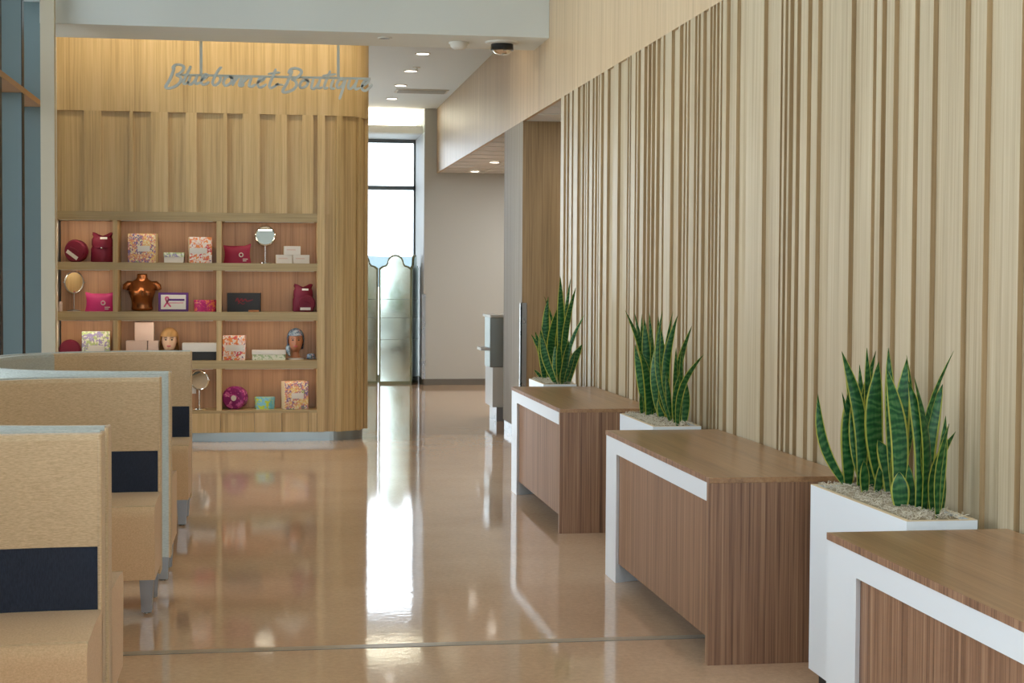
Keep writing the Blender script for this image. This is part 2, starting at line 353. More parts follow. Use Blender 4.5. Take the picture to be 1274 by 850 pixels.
L2=[(2.11,8.66,1.979,8.66,1.344,0.05,-0.15),(2.11,8.66,2.039,8.66,1.151,0.041,0),(2.076,8.482,2.029,8.482,1.124,0.049,-0.1),(2.17,8.66,2.033,8.66,1.335,0.022,0),(2.17,8.66,2.078,8.66,1.322,0.022,0.1),(2.125,8.647,2.089,8.647,1.296,0.043,0),(2.17,8.66,2.119,8.66,1.331,0.026,0),(2.14,8.581,2.114,8.581,1.224,0.034,0),(2.17,8.66,2.173,8.66,1.309,0.038,0),(2.155,8.499,2.151,8.499,1.244,0.039,0),(2.137,8.428,2.116,8.428,1.195,0.043,0.12),(2.11,8.102,2.054,8.102,1.352,0.022,0.15),(2.18,8.443,2.2,8.443,1.34,0.02,0.1),(2.14,8.221,2.168,8.221,1.325,0.037,0.15),(2.144,8.576,2.151,8.576,0.923,0.037,-0.25),(2.114,8.333,2.106,8.333,0.893,0.036,0),(2.166,8.234,2.074,8.234,0.964,0.046,0.12),(2.135,8.331,2.154,8.331,0.8,0.02,0),(2.175,8.187,2.239,8.187,1.271,0.044,0.15),(2.14,8.057,2.15,8.057,1.165,0.027,0),(2.11,7.98,2.249,7.98,1.13,0.033,0.22),(2.18,8.109,2.195,8.109,0.963,0.037,0),(2.11,8.022,2.133,8.022,1.031,0.027,0.1),(2.065,8.582,2.055,8.582,0.884,0.022,0),(2.125,8.178,2.098,8.178,1.022,0.024,0),(2.095,8.49,2.085,8.49,0.994,0.022,-0.1),(2.14,8.155,2.144,8.155,1.156,0.023,0)]
L1=[(2.09,11.7,1.954,11.7,1.094,0.036,-0.12),(2.09,11.7,1.984,11.7,1.116,0.04,0),(2.038,11.579,2.003,11.579,1.13,0.046,0),(2.053,11.16,1.936,11.16,1.135,0.046,0.1),(2.09,11.7,2.074,11.7,1.041,0.042,0),(2.082,11.495,2.049,11.495,0.965,0.041,-0.2),(2.15,11.7,2.05,11.7,1.383,0.023,-0.12),(2.12,11.7,2.082,11.7,1.378,0.051,0.1),(2.09,11.513,2.135,11.513,1.328,0.058,0.12),(2.105,11.249,2.09,11.249,1.533,0.049,0),(2.15,11.408,2.197,11.408,1.513,0.027,0.05),(2.12,11.19,2.194,11.19,1.452,0.042,0.1),(2.12,11.16,2.252,11.16,1.253,0.026,0.15),(2.075,11.171,2.068,11.171,1.063,0.04,0),(2.09,11.16,2.139,11.16,1.073,0.046,0),(2.094,11.16,2.109,11.16,0.93,0.044,0),(2.134,11.177,2.242,11.177,1.042,0.056,0.12),(2.075,11.16,2.124,11.16,0.93,0.036,0),(2.105,11.16,2.184,11.16,0.997,0.03,0),(2.09,11.454,2.094,11.454,1.03,0.031,0),(2.135,11.7,2.03,11.7,1.169,0.021,0),(2.044,11.7,1.978,11.7,0.827,0.021,-0.1)]


# ------------------------------------------------------------------ the shell
XW = 2.317          # front plane of the slats and the header
HH = 2.962          # underside of the header
ZC = 3.853          # far ceiling
ZN = 5.2            # near hall ceiling
YF = 21.95          # far wall
floor = struct(box('floor', -2.3, 6.1, -2.7, 23.4, -.2, 0, 'floor'))
box('expansion_joint', -1.9, 2.30, 6.44, 6.50, 0.0, .0012, 'joint', floor)
box('joint_edge', -1.9, 2.30, 6.435, 6.44, 0.0, .0014, 'base_grey', floor)
# near hall ceiling, bulkhead, far ceiling
struct(box('ceiling', -2.3, 2.5, -2.7, 13.05, ZN, ZN+.1, 'ceiling'))
struct(box('trim_1', -1.80, XW-.002, 13.05, 13.80, 3.522, ZN+.1, 'bulkhead'))['label'] = 'pale grey ceiling bulkhead'
struct(box('ceiling_far', -2.3, XW-.002, 13.80, 23.4, ZC, ZC+.1, 'ceiling'))
# header of wood veneer, above the slats and both openings
wr = struct(box('wall_right', XW+.019, XW+.10, -2.7, 12.487, 0, HH, 'slat'))
wr['label'] = 'pale oak slat wall beside the desks'
box('header_panel', XW, XW+.03, -2.7, YF, HH, ZN+.1, 'header_oak', wr)
ends = [12.487]
for a, b in sorted(GAPS, reverse=True): ends += [b, a]
y = ends[-1]
rr = random.Random(3)
while y > 0.4:
    w_ = rr.choice([.07, .11, .16, .30, .36]); ends.append(round(y-w_, 3)); y = ends[-1]
    g_ = rr.choice([.05, .06, .09, .13]); ends.append(round(y-g_, 3)); y = ends[-1]
for i in range(0, len(ends)-1, 2):
    far, near = ends[i], ends[i+1]
    bm = bmesh.new(); add_box(bm, XW, XW+.0192, near, far, 0, HH)
    s = bm_obj('slat', bm, ['slat', 'slat_side_shade'], wr)
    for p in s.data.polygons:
        if abs(p.normal.y) > .9: p.material_index = 1  # sides get a slightly darker oak, shade put into the colour
struct(box('wall_right_near', XW, XW+.019, -2.7, ends[-1] if len(ends) % 2 else ends[-1], 0, HH, 'slat'))
# wall end beside the first opening and the wood pilaster between the two openings
struct(box('trim_2', XW+.02, 2.62, 12.40, 12.486, 0, HH, 'slat'))['label'] = 'oak end cap of the slat wall'
pil = struct(box('wall_pilaster', XW+.001, 3.9, 14.41, 15.557, .1, HH, ['pilaster_oak', 'oak_side_shade']))
for p in pil.data.polygons:
    if abs(p.normal.y) > .9: p.material_index = 1  # end faces take a darker copy of the oak, their shade painted in
pil['label'] = 'oak clad pilaster between two openings'
box('plinth', XW+.012, 3.9, 14.42, 15.55, 0, .1, 'steel', pil)
box('corner_guard', XW-.012, XW+.045, 14.398, 14.41, .1, 1.283, 'steel', pil)
box('corner_guard', XW-.012, XW, 14.398, 14.47, .1, 1.283, 'steel', pil)
# room behind the openings
cs = struct(box('ceiling_side', XW+.031, 6.1, 12.4, YF, 2.968, 3.05, 'tile'))
for i in range(6): box('grid_bar', 2.95+i*.6, 2.974+i*.6, 12.4, YF, 2.963, 2.968, 'white_matte', cs)
for i in range(16): box('grid_bar', XW+.031, 6.0, 12.6+i*.6, 12.624+i*.6, 2.962, 2.967, 'white_matte', cs)
struct(box('wall_side', 6.0, 6.1, 12.4, YF, 0, 3.05, 'grey_wall'))
struct(box('wall_side_near', 2.62, 6.1, 12.3, 12.4, 0, 3.05, 'grey_wall'))
# far grey wall with its return beside the window
wf = struct(box('wall_far', 2.148, 6.1, YF, 23.4, 0, ZC, 'grey_wall'))
struct(box('baseboard_far', 2.14, 6.0, YF-.012, YF, 0, .085, 'base_grey'))
struct(box('baseboard_return', 2.136, 2.148, YF-.012, 23.25, 0, .085, 'base_grey'))
box('reveal_panel', 2.142, 2.148, YF+.01, 23.27, .085, 3.53, 'frame_white', wf)
box('corner_guard', 2.118, 2.166, YF-.01, YF, .085, 1.273, 'steel', wf)
struct(box('wall_window_head', -2.3, 2.148, 22.42, 23.4, 3.53, ZC, 'frame_white'))
struct(box('trim_4', -1.9, 2.146, 22.20, 22.42, 3.53, 3.635, 'white_matte'))['label'] = 'light cove above the far window'
# far window, widened unseen behind the shelves to add daylight
wn1 = struct(box('window_1', -1.9, 2.148, 23.32, 23.335, 0.05, 3.53, 'glass'))
for nm, x0, x1, z0, z1 in [('frame_bar', -1.9, 2.148, 3.48, 3.53), ('frame_bar', -1.9, 2.148, 2.79, 2.85), ('frame_bar', -1.9, 2.148, 0, .06)]:
    box(nm, x0, x1, 23.28, 23.38, z0, z1, 'frame', wn1)
box('frame_post', 2.118, 2.142, 23.28, 23.38, 0, 3.5, 'frame', wn1)
for x in (-1.9, -.9, .1, 1.1): box('frame_post', x, x+.045, 23.28, 23.38, 0, 3.5, 'frame', wn1)
# left curtain wall: deep blue-grey fins, glass panes, a transom with wood reflection painted tan
wl_ = struct(box('window_2', -2.125, -2.11, -2.6, 14.2, .05, ZN, 'glass'))
wl_['label'] = 'left curtain wall glazing'
k = 0
yy = 14.06
while yy > -2.6:
    box('mullion_fin', -2.19, -1.934, yy, yy+.11, 0, ZN, 'fin', wl_)
    box('mullion_edge_shade', -1.934, -1.928, yy+.002, yy+.11, 0, ZN, 'black', wl_)  # black strip paints the shade on the fin's room-side edge
    yy -= 1.075
box('transom', -2.17, -1.922, -2.6, 14.17, 2.958, 3.005, 'transom_reflection', wl_)
box('transom', -2.17, -1.935, -2.6, 14.17, 0, .06, 'frame', wl_)
struct(box('trim_5', -1.785, -1.678, 12.96, 13.05, 0, ZN, 'pier'))['label'] = 'narrow pale pier at the end of the glazing'
col_ = struct(box('wall_left', -2.3, -1.868, 14.18, 14.60, 0, ZN, 'white_matte'))
struct(box('wall_left_far', -2.3, -1.9, 14.6, 23.4, 0, ZC, 'white_matte'))
# glazed front added unseen behind the camera to light the sides facing it
wb = struct(box('window_added', -2.2, 2.4, -2.65, -2.63, 0, ZN, 'glass'))
wb['label'] = 'unseen glazed front added behind the hall for light'
for x in (-2.2, -1.1, 0, 1.1, 2.2): box('mullion_fin', x, x+.08, -2.7, -2.58, 0, ZN, 'fin', wb)
# outside
g_ = struct(box('ground', -400, 400, -400, 500, -1.5, -.9, 'bounce_ground')); g_['label'] = 'pale ground outside the windows'  # ground made pale to bounce daylight up onto the ceilings
def hills(bm):
    rr = random.Random(11); n = 60; pts = []
    for i in range(n+1):
        x = -160+i*8; pts.append((x, 2.2+3.2*abs(math.sin(i*.31+.6))+rr.random()*1.3))
    a = [bm.verts.new((x, 330, z)) for x, z in pts]; b = [bm.verts.new((x, 330, -1.2)) for x, z in pts]
    c = [bm.verts.new((x, 360, -1.2)) for x, z in pts]
    for i in range(n):
        bm.faces.new((a[i], a[i+1], b[i+1], b[i])); bm.faces.new((a[i+1], a[i], c[i], c[i+1]))
struct(sub('hillside', hills, 'hill', None))['label'] = 'hazy hills on the horizon'

# ------------------------------------------------------------------ display shelf wall
SY = 14.587
unit = thing('display_shelf_wall', 'oak display wall with open shelves and a rounded end', 'shelving', (0, SY, 0))
def ub(name, x0, x1, d0, d1, z0, z1, mat): return box(name, x0, x1, d0, d1, z0, z1, mat, unit)
XR0, RAD = .56, .37       # straight front ends, then a quarter turn of this radius
def arc(r, off=0, n=14): return [(XR0+(r)*math.sin(t), RAD-(r)*math.cos(t)) for t in [math.pi/2*i/n for i in range(n+1)]]
def curved_panel(name, z0, z1, r, mat, a0=0, a1=1, thick=.03, n=10):
    def f(bm):
        ang = [math.pi/2*(a0+(a1-a0)*i/n) for i in range(n+1)]
        o = [(XR0+r*math.sin(t), RAD-r*math.cos(t)) for t in ang]; q = [(XR0+(r-thick)*math.sin(t), RAD-(r-thick)*math.cos(t)) for t in ang][::-1]
        prism(bm, o+q, z0, z1, 'Z')
    return sub(name, f, mat, unit)
ZT = 2.99; ZR = 2.09
D = .032            # battens and header stand this proud of the panels behind
ub('header_band', -1.88, XR0, 0, .05, ZT, ZC, 'oak')
curved_panel('header_band', ZT, ZC, RAD, 'oak', 0, 1, .05, 14)
ub('side_panel', XR0+RAD-.05, XR0+RAD, RAD, 1.02, ZT, ZC, 'oak')
ub('side_panel', XR0+RAD-.05, XR0+RAD-.02, RAD, 1.02, .085, ZT, 'oak')
ub('rear_panel', -1.88, XR0+RAD-.05, .98, 1.02, 0, ZC, 'white_matte')
ub('recess_panel', -1.88, XR0, D, .06, ZR, ZT, 'oak')
curved_panel('recess_panel', .085, ZT, RAD-D, 'oak', 0, 1, .04, 14)
for x0, x1 in [(-1.633, -1.485), (-1.235, -1.205), (-1.05, -.898), (-.739, -.644), (-.406, -.373), (-.231, -.078), (.061, .165), (.304, .403)]:
    ub('batten', x0, x1, 0.001, D, ZR-.035, ZT, 'oak')
# stiles that run the full height at the right, on the straight front and round the turn
ub('stile', .442, .508, 0, .05, .085, ZT, 'oak')
ub('recess_panel', .508, XR0, D, .06, .085, ZR, 'oak')
for a0, a1 in [(.10, .20), (.52, .585), (.84, .90)]: curved_panel('batten', .085, ZT, RAD+.001, 'oak', a0, a1, .03, 3)
# shelf carcass
cols = [(-1.88, -1.385), (-1.343, -.468), (-.422, .442)]
zrow = [.287, .743, 1.188, 1.634]; ztop = [.669, 1.110, 1.564, 2.012]
ub('shelf_rail', -1.88, .442, 0, .36, 2.012, ZR, 'oak_shelf')
for z0, z1 in [(.669, .743), (1.110, 1.188), (1.564, 1.634)]: ub('shelf', -1.88, .442, 0, .36, z0, z1, 'oak_shelf')
ub('shelf', -1.88, .442, 0, .36, .262, .287, 'oak_shelf')
for x0, x1 in [(-1.385, -1.343), (-.468, -.422)]:
    for z0, z1 in zip(zrow, ztop): ub('divider', x0, x1, .002, .36, z0, z1, 'oak')
ub('side_cheek', .442, .46, .05, .36, .085, 2.09, 'oak')
for c in cols:
    for z0, z1 in zip(zrow, ztop): ub('back_panel', c[0], c[1], .34, .36, z0, z1, 'oak_back_glow')  # warm light inside the cells is painted into this oak
# skirt of alternating blocks under the lowest shelf
xs = [-1.88, -1.72, -1.58, -1.38, -1.24, -1.03, -.90, -.70, -.432, -.123, .122, .367, .442]
for i in range(len(xs)-1): ub('skirt_board', xs[i], xs[i+1]-.003, (0 if i % 2 else .014), .05, .085, .262, 'oak')
ub('plinth', -1.88, XR0, .05, .09, 0, .085, 'steel_soft')
curved_panel('plinth', 0, .085, RAD-.05, 'steel_soft', 0, 1, .04, 14)
ub('outlet_plate', -.72, -.665, .332, .34, .42, .51, 'label')
# slim warm led strip under the front of each shelf board
for c in cols:
    for z1 in ztop:
        ub('led_strip', c[0]+.03, c[1]-.03, .018, .026, z1-.005, z1, 'white_matte')
        area_light('led_strip_glow', ((c[0]+c[1])/2, .03, z1-.007), (math.radians(25), 0, 0), (c[1]-c[0])*.9, .012, 0.6, (1, .82, .62), parent=unit)
# warm wash from the cove over the display wall
cove = thing('linear_cove_lamp', 'warm linear lamp hidden above the display wall', 'lamp', (.0, 14.04, ZC))
box('housing', -1.85, 1.95, -.06, .06, -.05, 0, 'white_matte', cove)
box('lens', -1.84, 1.94, .06, .066, -.046, -.006, 'led', cove)
area_light('cove_glow', (0.05, .02, -.065), (math.radians(24), 0, 0), 3.76, .10, 8, (1, .80, .52), parent=cove)
farled = thing('linear_cove_lamp', 'warm linear lamp in the cove above the far window', 'lamp', (1.35, 22.31, 3.637))
box('housing', -.75, .70, -.03, .03, 0, .02, 'white_matte', farled)
box('lens', -.75, .70, -.04, -.03, 0, .02, 'led', farled)
area_light('cove_glow', (0, -.02, .03), (math.pi, 0, 0), 1.4, .06, 10, (1, .84, .6), parent=farled)

# ------------------------------------------------------------------ ceiling fittings
def downlight(x, y, z, label, group, power=14, r=.06, lit=True):
    t = thing('downlight', label, 'light', (x, y, z), 0, group)
    sub('trim_ring', lambda bm: torus(bm, (0, 0, -.002), r+.008, .008, 'Z', 24, 6), 'white_matte', t, True)
    sub('lens', lambda bm: lathe(bm, [(0, -.006), (r, -.006), (r, 0), (0, 0)], 20), 'lamp_on' if lit else 'frame', t)
    if lit and power:
        l = bpy.data.lights.new('downlight_beam', 'AREA'); l.shape = 'DISK'; l.size = r*1.6; l.energy = power; l.color = (1, .97, .92)
        o = bpy.data.objects.new('downlight_beam', l); COL.objects.link(o); o.parent = t; o.location = (0, 0, -.012)
for x, y in [(1.593, 16.53), (1.593, 17.95), (1.593, 19.33), (1.60, 20.80)]:
    downlight(x, y, ZC, 'round lit downlight in the row along the far corridor ceiling', 'corridor downlights', 0, .065)
for x, y in [(2.805, 19.68), (2.79, 21.46), (3.9, 20.3), (4.4, 18.6), (3.2, 13.5), (4.6, 13.5)]:  # last four are out of view, added to light the side room
    downlight(x, y, 2.962, 'round lit downlight in the low ceiling of the side room, the right-hand ones added unseen', 'side room downlights', 0 if x < 3 else 24*(1.3 if y > 16 else .3), .06)
downlight(.964, 13.31, 3.522, 'small unlit downlight under the bulkhead beside the sign', None, 0, .045, False)
sd = thing('smoke_detector', 'white domed smoke detector under the bulkhead', 'detector', (1.605, 13.45, 3.522))
sub('base', lambda bm: lathe(bm, [(0, 0), (.085, 0), (.085, -.018), (0, -.018)], 28), 'white_matte', sd, False)
sub('dome', lambda bm: lathe(bm, [(.075, -.018), (.07, -.04), (.045, -.058), (0, -.06)], 28), 'white_matte', sd, True)
dc = thing('dome_camera', 'black dome security camera on a white ceiling plate', 'camera', (1.964, 13.36, 3.522))
sub('plate', lambda bm: lathe(bm, [(0, 0), (.145, 0), (.14, -.014), (.1, -.02), (0, -.02)], 32), 'white_matte', dc, True)
sub('ring', lambda bm: lathe(bm, [(.095, -.018), (.098, -.07), (.08, -.075), (0, -.075)], 32), 'camera_black', dc, True)
sub('dome', lambda bm: lathe(bm, [(.078, -.074), (.066, -.094), (.04, -.106), (0, -.11)], 32), 'chrome', dc, True)
sp = thing('sprinkler_head', 'tiny white sprinkler head on the corridor ceiling', 'sprinkler', (1.63, 17.65, ZC))
sub('cover', lambda bm: lathe(bm, [(0, 0), (.045, 0), (.045, -.006), (.012, -.008), (.012, -.03), (.03, -.032), (0, -.036)], 18), 'white_matte', sp)
vent = thing('ceiling_vent', 'white slatted air vent in the far corridor ceiling', 'vent', (1.9, 19.87, ZC))
box('frame', -.33, .33, -.18, .18, -.012, 0, 'white_matte', vent)
for i in range(9): box('louvre', -.30, .30, -.15+i*.034, -.135+i*.034, -.02, -.012, 'grey_wall', vent)
# ------------------------------------------------------------------ hanging sign: Bluebonnet Boutique
sg = thing('hanging_sign', 'metal script lettering sign hung before the display wall', 'sign', (0, 13.875, 0))
def sp_(u, v, o): 
    u = o[0]+u/8.786; v = o[1]+v/8.786
    return ((-.894+(u-205)*.00699)*.984, 1.53+(1.603+(u-205)*.000167-(v-112)*.00694)*.984)
def smooth_path(pts, n=5):
    out = []
    for i in range(len(pts)-1):
        p0 = pts[max(i-1, 0)]; p1 = pts[i]; p2 = pts[i+1]; p3 = pts[min(i+2, len(pts)-1)]
        for k in range(n):
            t = k/n
            out.append(tuple(.5*((2*p1[d])+(-p0[d]+p2[d])*t+(2*p0[d]-5*p1[d]+4*p2[d]-p3[d])*t*t+(-p0[d]+3*p1[d]-3*p2[d]+p3[d])*t**3) for d in (0, 1)))
    out.append(pts[-1]); return out
def ribbon(bm, pts, w, y0, y1):
    """brush stroke of given width in the sign plane, with depth"""
    pts = smooth_path(pts); n = len(pts); L = []; Rr = []
    for i, p in enumerate(pts):
        a = pts[max(i-1, 0)]; b = pts[min(i+1, n-1)]
        dx, dz = b[0]-a[0], b[1]-a[1]; l = math.hypot(dx, dz) or 1
        nx, nz = -dz/l, dx/l
        ww = w*(.5 if i in (0, n-1) else .85 if i in (1, n-2) else 1)*(1+.22*abs(dz)/l-.12)/2
        L.append((p[0]+nx*ww, p[1]+nz*ww)); Rr.append((p[0]-nx*ww, p[1]-nz*ww))
    V = [[bm.verts.new((q[0], yy_, q[1])) for q in side] for side in (L, Rr) for yy_ in (y0, y1)]
    l0, l1, r0, r1 = V
    for i in range(n-1):
        bm.faces.new((l0[i], l0[i+1], r0[i+1], r0[i])); bm.faces.new((l1[i], r1[i], r1[i+1], l1[i+1]))
        bm.faces.new((l0[i], l1[i], l1[i+1], l0[i+1])); bm.faces.new((r0[i], r0[i+1], r1[i+1], r1[i]))
    bm.faces.new((l0[0], r0[0], r1[0], l1[0])); bm.faces.new((l0[-1], l1[-1], r1[-1], r0[-1]))
A, B_ = (195, 70), (325, 75)
LET = [
 (A, [[(195, 110), (170, 190), (140, 260), (105, 318), (98, 340), (130, 352), (190, 335), (240, 300), (262, 260), (250, 225), (205, 205)], [(165, 135), (200, 98), (250, 92), (290, 112), (285, 150), (245, 190), (205, 205)]]),
 (A, [[(368, 105), (345, 160), (305, 245), (288, 290), (310, 303), (345, 280)]]),
 (A, [[(372, 198), (352, 250), (345, 298), (372, 307), (415, 262), (442, 198)], [(442, 198), (420, 265), (425, 303), (470, 285)]]),
 (A, [[(478, 268), (530, 232), (547, 203), (518, 200), (487, 240), (482, 290), (512, 312), (570, 280)]]),
 (A, [[(702, 115), (668, 150), (628, 220), (603, 285), (618, 316), (650, 310), (682, 272), (690, 236), (668, 228)]]),
 (A, [[(790, 222), (745, 235), (720, 285), (742, 322), (788, 302), (815, 258), (790, 222), (830, 245)]]),
 (A, [[(855, 228), (838, 275), (815, 322)], [(832, 285), (880, 228), (915, 232), (902, 275), (890, 316), (918, 326), (945, 300)]]),
 (A, [[(955, 235), (935, 280), (912, 326)], [(932, 288), (985, 235), (1020, 240), (1007, 285), (998, 325), (1030, 332), (1070, 305)]]),
 (A, [[(1085, 295), (1148, 258), (1165, 233), (1132, 230), (1100, 268), (1095, 318), (1125, 342), (1190, 305)]]),
 (B_, [[(150, 90), (115, 180), (80, 265), (90, 303), (130, 290), (180, 250)], [(60, 148), (195, 130)]]),
 (B_, [[(140, 264), (235, 270)]]),
 (B_, [[(332, 110), (300, 180), (265, 260), (225, 328), (235, 352), (290, 345), (345, 315), (375, 270), (360, 225), (312, 203)], [(285, 145), (310, 98), (370, 85), (425, 110), (420, 150), (375, 190), (320, 205)]]),
 (B_, [[(475, 212), (432, 230), (410, 275), (427, 302), (470, 290), (502, 245), (475, 212), (525, 235)]]),
 (B_, [[(562, 205), (545, 260), (540, 303), (570, 312), (610, 265), (637, 205)], [(637, 205), (612, 275), (617, 306), (660, 295)]]),
 (B_, [[(748, 108), (715, 190), (682, 270), (687, 306), (725, 298)], [(660, 168), (812, 150)]]),
 (B_, [[(785, 210), (760, 265), (757, 306), (800, 308)]]),
 (B_, [[(905, 212), (850, 215), (818, 265), (830, 302), (870, 285), (915, 205)], [(918, 200), (897, 280), (872, 360), (847, 432)]]),
 (B_, [[(968, 210), (948, 260), (950, 308), (985, 306), (1028, 252), (1045, 210)], [(1045, 210), (1022, 280), (1032, 317), (1075, 300)]]),
 (B_, [[(1088, 292), (1150, 252), (1172, 217), (1140, 215), (1103, 260), (1100, 315), (1142, 332), (1215, 265)]]),
]
for i, (o, strokes) in enumerate(LET):
    bm = bmesh.new()
    for k, st in enumerate(strokes):
        wd = .0215 if i not in (0, 11) else .023
        ribbon(bm, [sp_(u, v, o) for u, v in st], wd*(.8 if i == 10 else 1), -.012+.001*k, .012-.001*k)
    bm_obj('letter', bm, 'sign', sg)
def bar(bm):
    prism(bm, [(-.767, 3.232), (.881, 3.239), (.881, 3.258), (-.767, 3.251)], .0125, .024)
sub('rail', bar, 'sign', sg)
for x in (-.575, .600): box('hanger_strap', x-.012, x+.012, .014, .022, 3.24, ZC, 'sign', sg)

# ------------------------------------------------------------------ desks
def desk(y0, y1, label):
    L_ = y1-y0
    t = thing('check_in_desk', label, 'desk', (1.711, y0, 0), 0, 'walnut check-in desks along the slat wall')
    W_ = XW-.012-1.711; h = .743
    box('desktop', 0, W_, 0, L_, h-.022, h, 'walnut_top', t, .0015, 1)
    box('edge_band', -.0015, 0, 0, L_, h-.022, h, 'walnut', t)
    box('end_panel', 0, W_, 0, .036, 0, h-.022, 'walnut', t)
    # white frame: an apron under the top and a leg at the far end, mitred where they meet
    ap = .075; lw = .24
    def frame_leg(bm):
        # outline in the front plane (y along the desk, z up)
        poly = [(L_, 0), (L_, h-.022), (L_-lw, h-.022-ap), (L_-lw, 0)]
        a = [bm.verts.new((0.003, p[0], p[1])) for p in poly]; b = [bm.verts.new((W_-.02, p[0], p[1])) for p in [(L_, 0), (L_, h-.022), (L_-.04, h-.062), (L_-.04, 0)]]
        # thin return at the front edge, then the leg tapers back to a panel
        c = [bm.verts.new((.06, p[0], p[1])) for p in [(L_, 0), (L_, h-.022), (L_-lw+.03, h-.022-ap), (L_-lw+.03, 0)]]
        bm.faces.new(a)
        for q, r in ((a, c), (c, b)):
            for i in range(4):
                j = (i+1) % 4; bm.faces.new((q[i], q[j], r[j], r[i]))
        bm.faces.new(b[::-1])
    sub('frame_leg', frame_leg, 'white', t)
    def apron(bm):
        poly = [(.036, h-.022), (L_, h-.022), (L_-lw, h-.022-ap), (.036, h-.022-ap)]
        a = [bm.verts.new((.002, p[0], p[1])) for p in poly]; b = [bm.verts.new((.03, p[0], p[1])) for p in poly]
        bm.faces.new(a); bm.faces.new(b[::-1])
        for i in range(4):
            j = (i+1) % 4; bm.faces.new((a[i], a[j], b[j], b[i]))
    sub('apron', apron, 'white', t)
    box('under_desk_shade', .16, W_, .038, L_-.05, 0, .40, 'shade_dark', t)  # dark block stands in for the shade beneath the desk
    box('front_panel', .020, .042, .038, L_-lw+.012, .095, h-.022-ap+.004, 'walnut', t)
    return t
desk(9.184, 11.085, 'walnut desk with white frame, the one closest to the display wall')
desk(5.976, 7.900, 'walnut desk with white frame, its whole end panel bare beside the tall white planter')
desk(2.75, 4.655, 'walnut desk with white frame, the one farthest from the display wall')

# ------------------------------------------------------------------ planters and snake plants
def planter(y0, y1, x0, x1, label):
    t = thing('planter_box', label, 'planter', (x0, y0, 0), 0, 'white planter boxes between the desks')
    w = x1-x0; l = y1-y0; h = .755; th = .016
    box('toe_base', .03, w-.03, .03, l-.03, 0, .06, 'black', t)
    def shell(bm):
        o = [(0, 0), (w, 0), (w, l), (0, l)]; q = [(th, th), (w-th, th), (w-th, l-th), (th, l-th)]
        vo0 = [bm.verts.new((x, y, .06)) for x, y in o]; vo1 = [bm.verts.new((x, y, h)) for x, y in o]
        vi1 = [bm.verts.new((x, y, h)) for x, y in q]; vi0 = [bm.verts.new((x, y, h-.06)) for x, y in q]
        for i in range(4):
            j = (i+1) % 4
            bm.faces.new((vo0[i], vo0[j], vo1[j], vo1[i])); bm.faces.new((vo1[i], vo1[j], vi1[j], vi1[i])); bm.faces.new((vi1[i], vi1[j], vi0[j], vi0[i]))
        bm.faces.new(vo0); bm.faces.new(vi0)
    sub('box_shell', shell, 'white', t)
    for r_ in ((0, w, 0, th), (0, w, l-th, l), (0, th, th, l-th), (w-th, w, th, l-th)): box('rim_edge', r_[0], r_[1], r_[2], r_[3], h, h+.0015, 'card_side', t)
    rr = random.Random(int(y0*100))
    def bed(bm):
        nx, ny = 8, 26; vs = []
        for i in range(nx+1):
            for j in range(ny+1):
                x = th+(w-2*th)*i/nx; y = th+(l-2*th)*j/ny
                e = min(1, min(i, nx-i)/2, min(j, ny-j)/3)
                vs.append(bm.verts.new((x, y, h-.014+.018*e+rr.random()*.012*e)))
        for i in range(nx):
            for j in range(ny):
                k = i*(ny+1)+j; bm.faces.new((vs[k], vs[k+1], vs[k+ny+2], vs[k+ny+1]))
    sub('moss_bed', bed, 'soil', t, True)
    def moss(bm):
        for _ in range(900):
            x = rr.uniform(.022, w-.022); y = rr.uniform(.022, l-.022); z = h-.004+rr.random()*.012
            a = rr.random()*6.3; r = rr.uniform(.008, .02); pts = []
            for k in range(4):
                aa = a+k*rr.uniform(.5, .9)
                px = min(max(x+r*math.cos(aa), .018), w-.018); py = min(max(y+r*math.sin(aa), .018), l-.018)
                pts.append((px, py, z+rr.random()*.014))
            tube(bm, pts, .0011, 3, False)
    ms = sub('moss', moss, 'moss', t); ms['kind'] = 'stuff'
    return t
P3 = planter(4.755, 5.655, 2.012, 2.252, 'tall white planter box between the bare-ended desk and the desk farthest from the shelves')
P2 = planter(7.935, 8.715, 1.968, 2.225, 'white planter box between the two desks closest to the display wall')
P1 = planter(10.87+.25, 11.76, 1.95, 2.19, 'white planter box beyond the desk closest to the display wall')

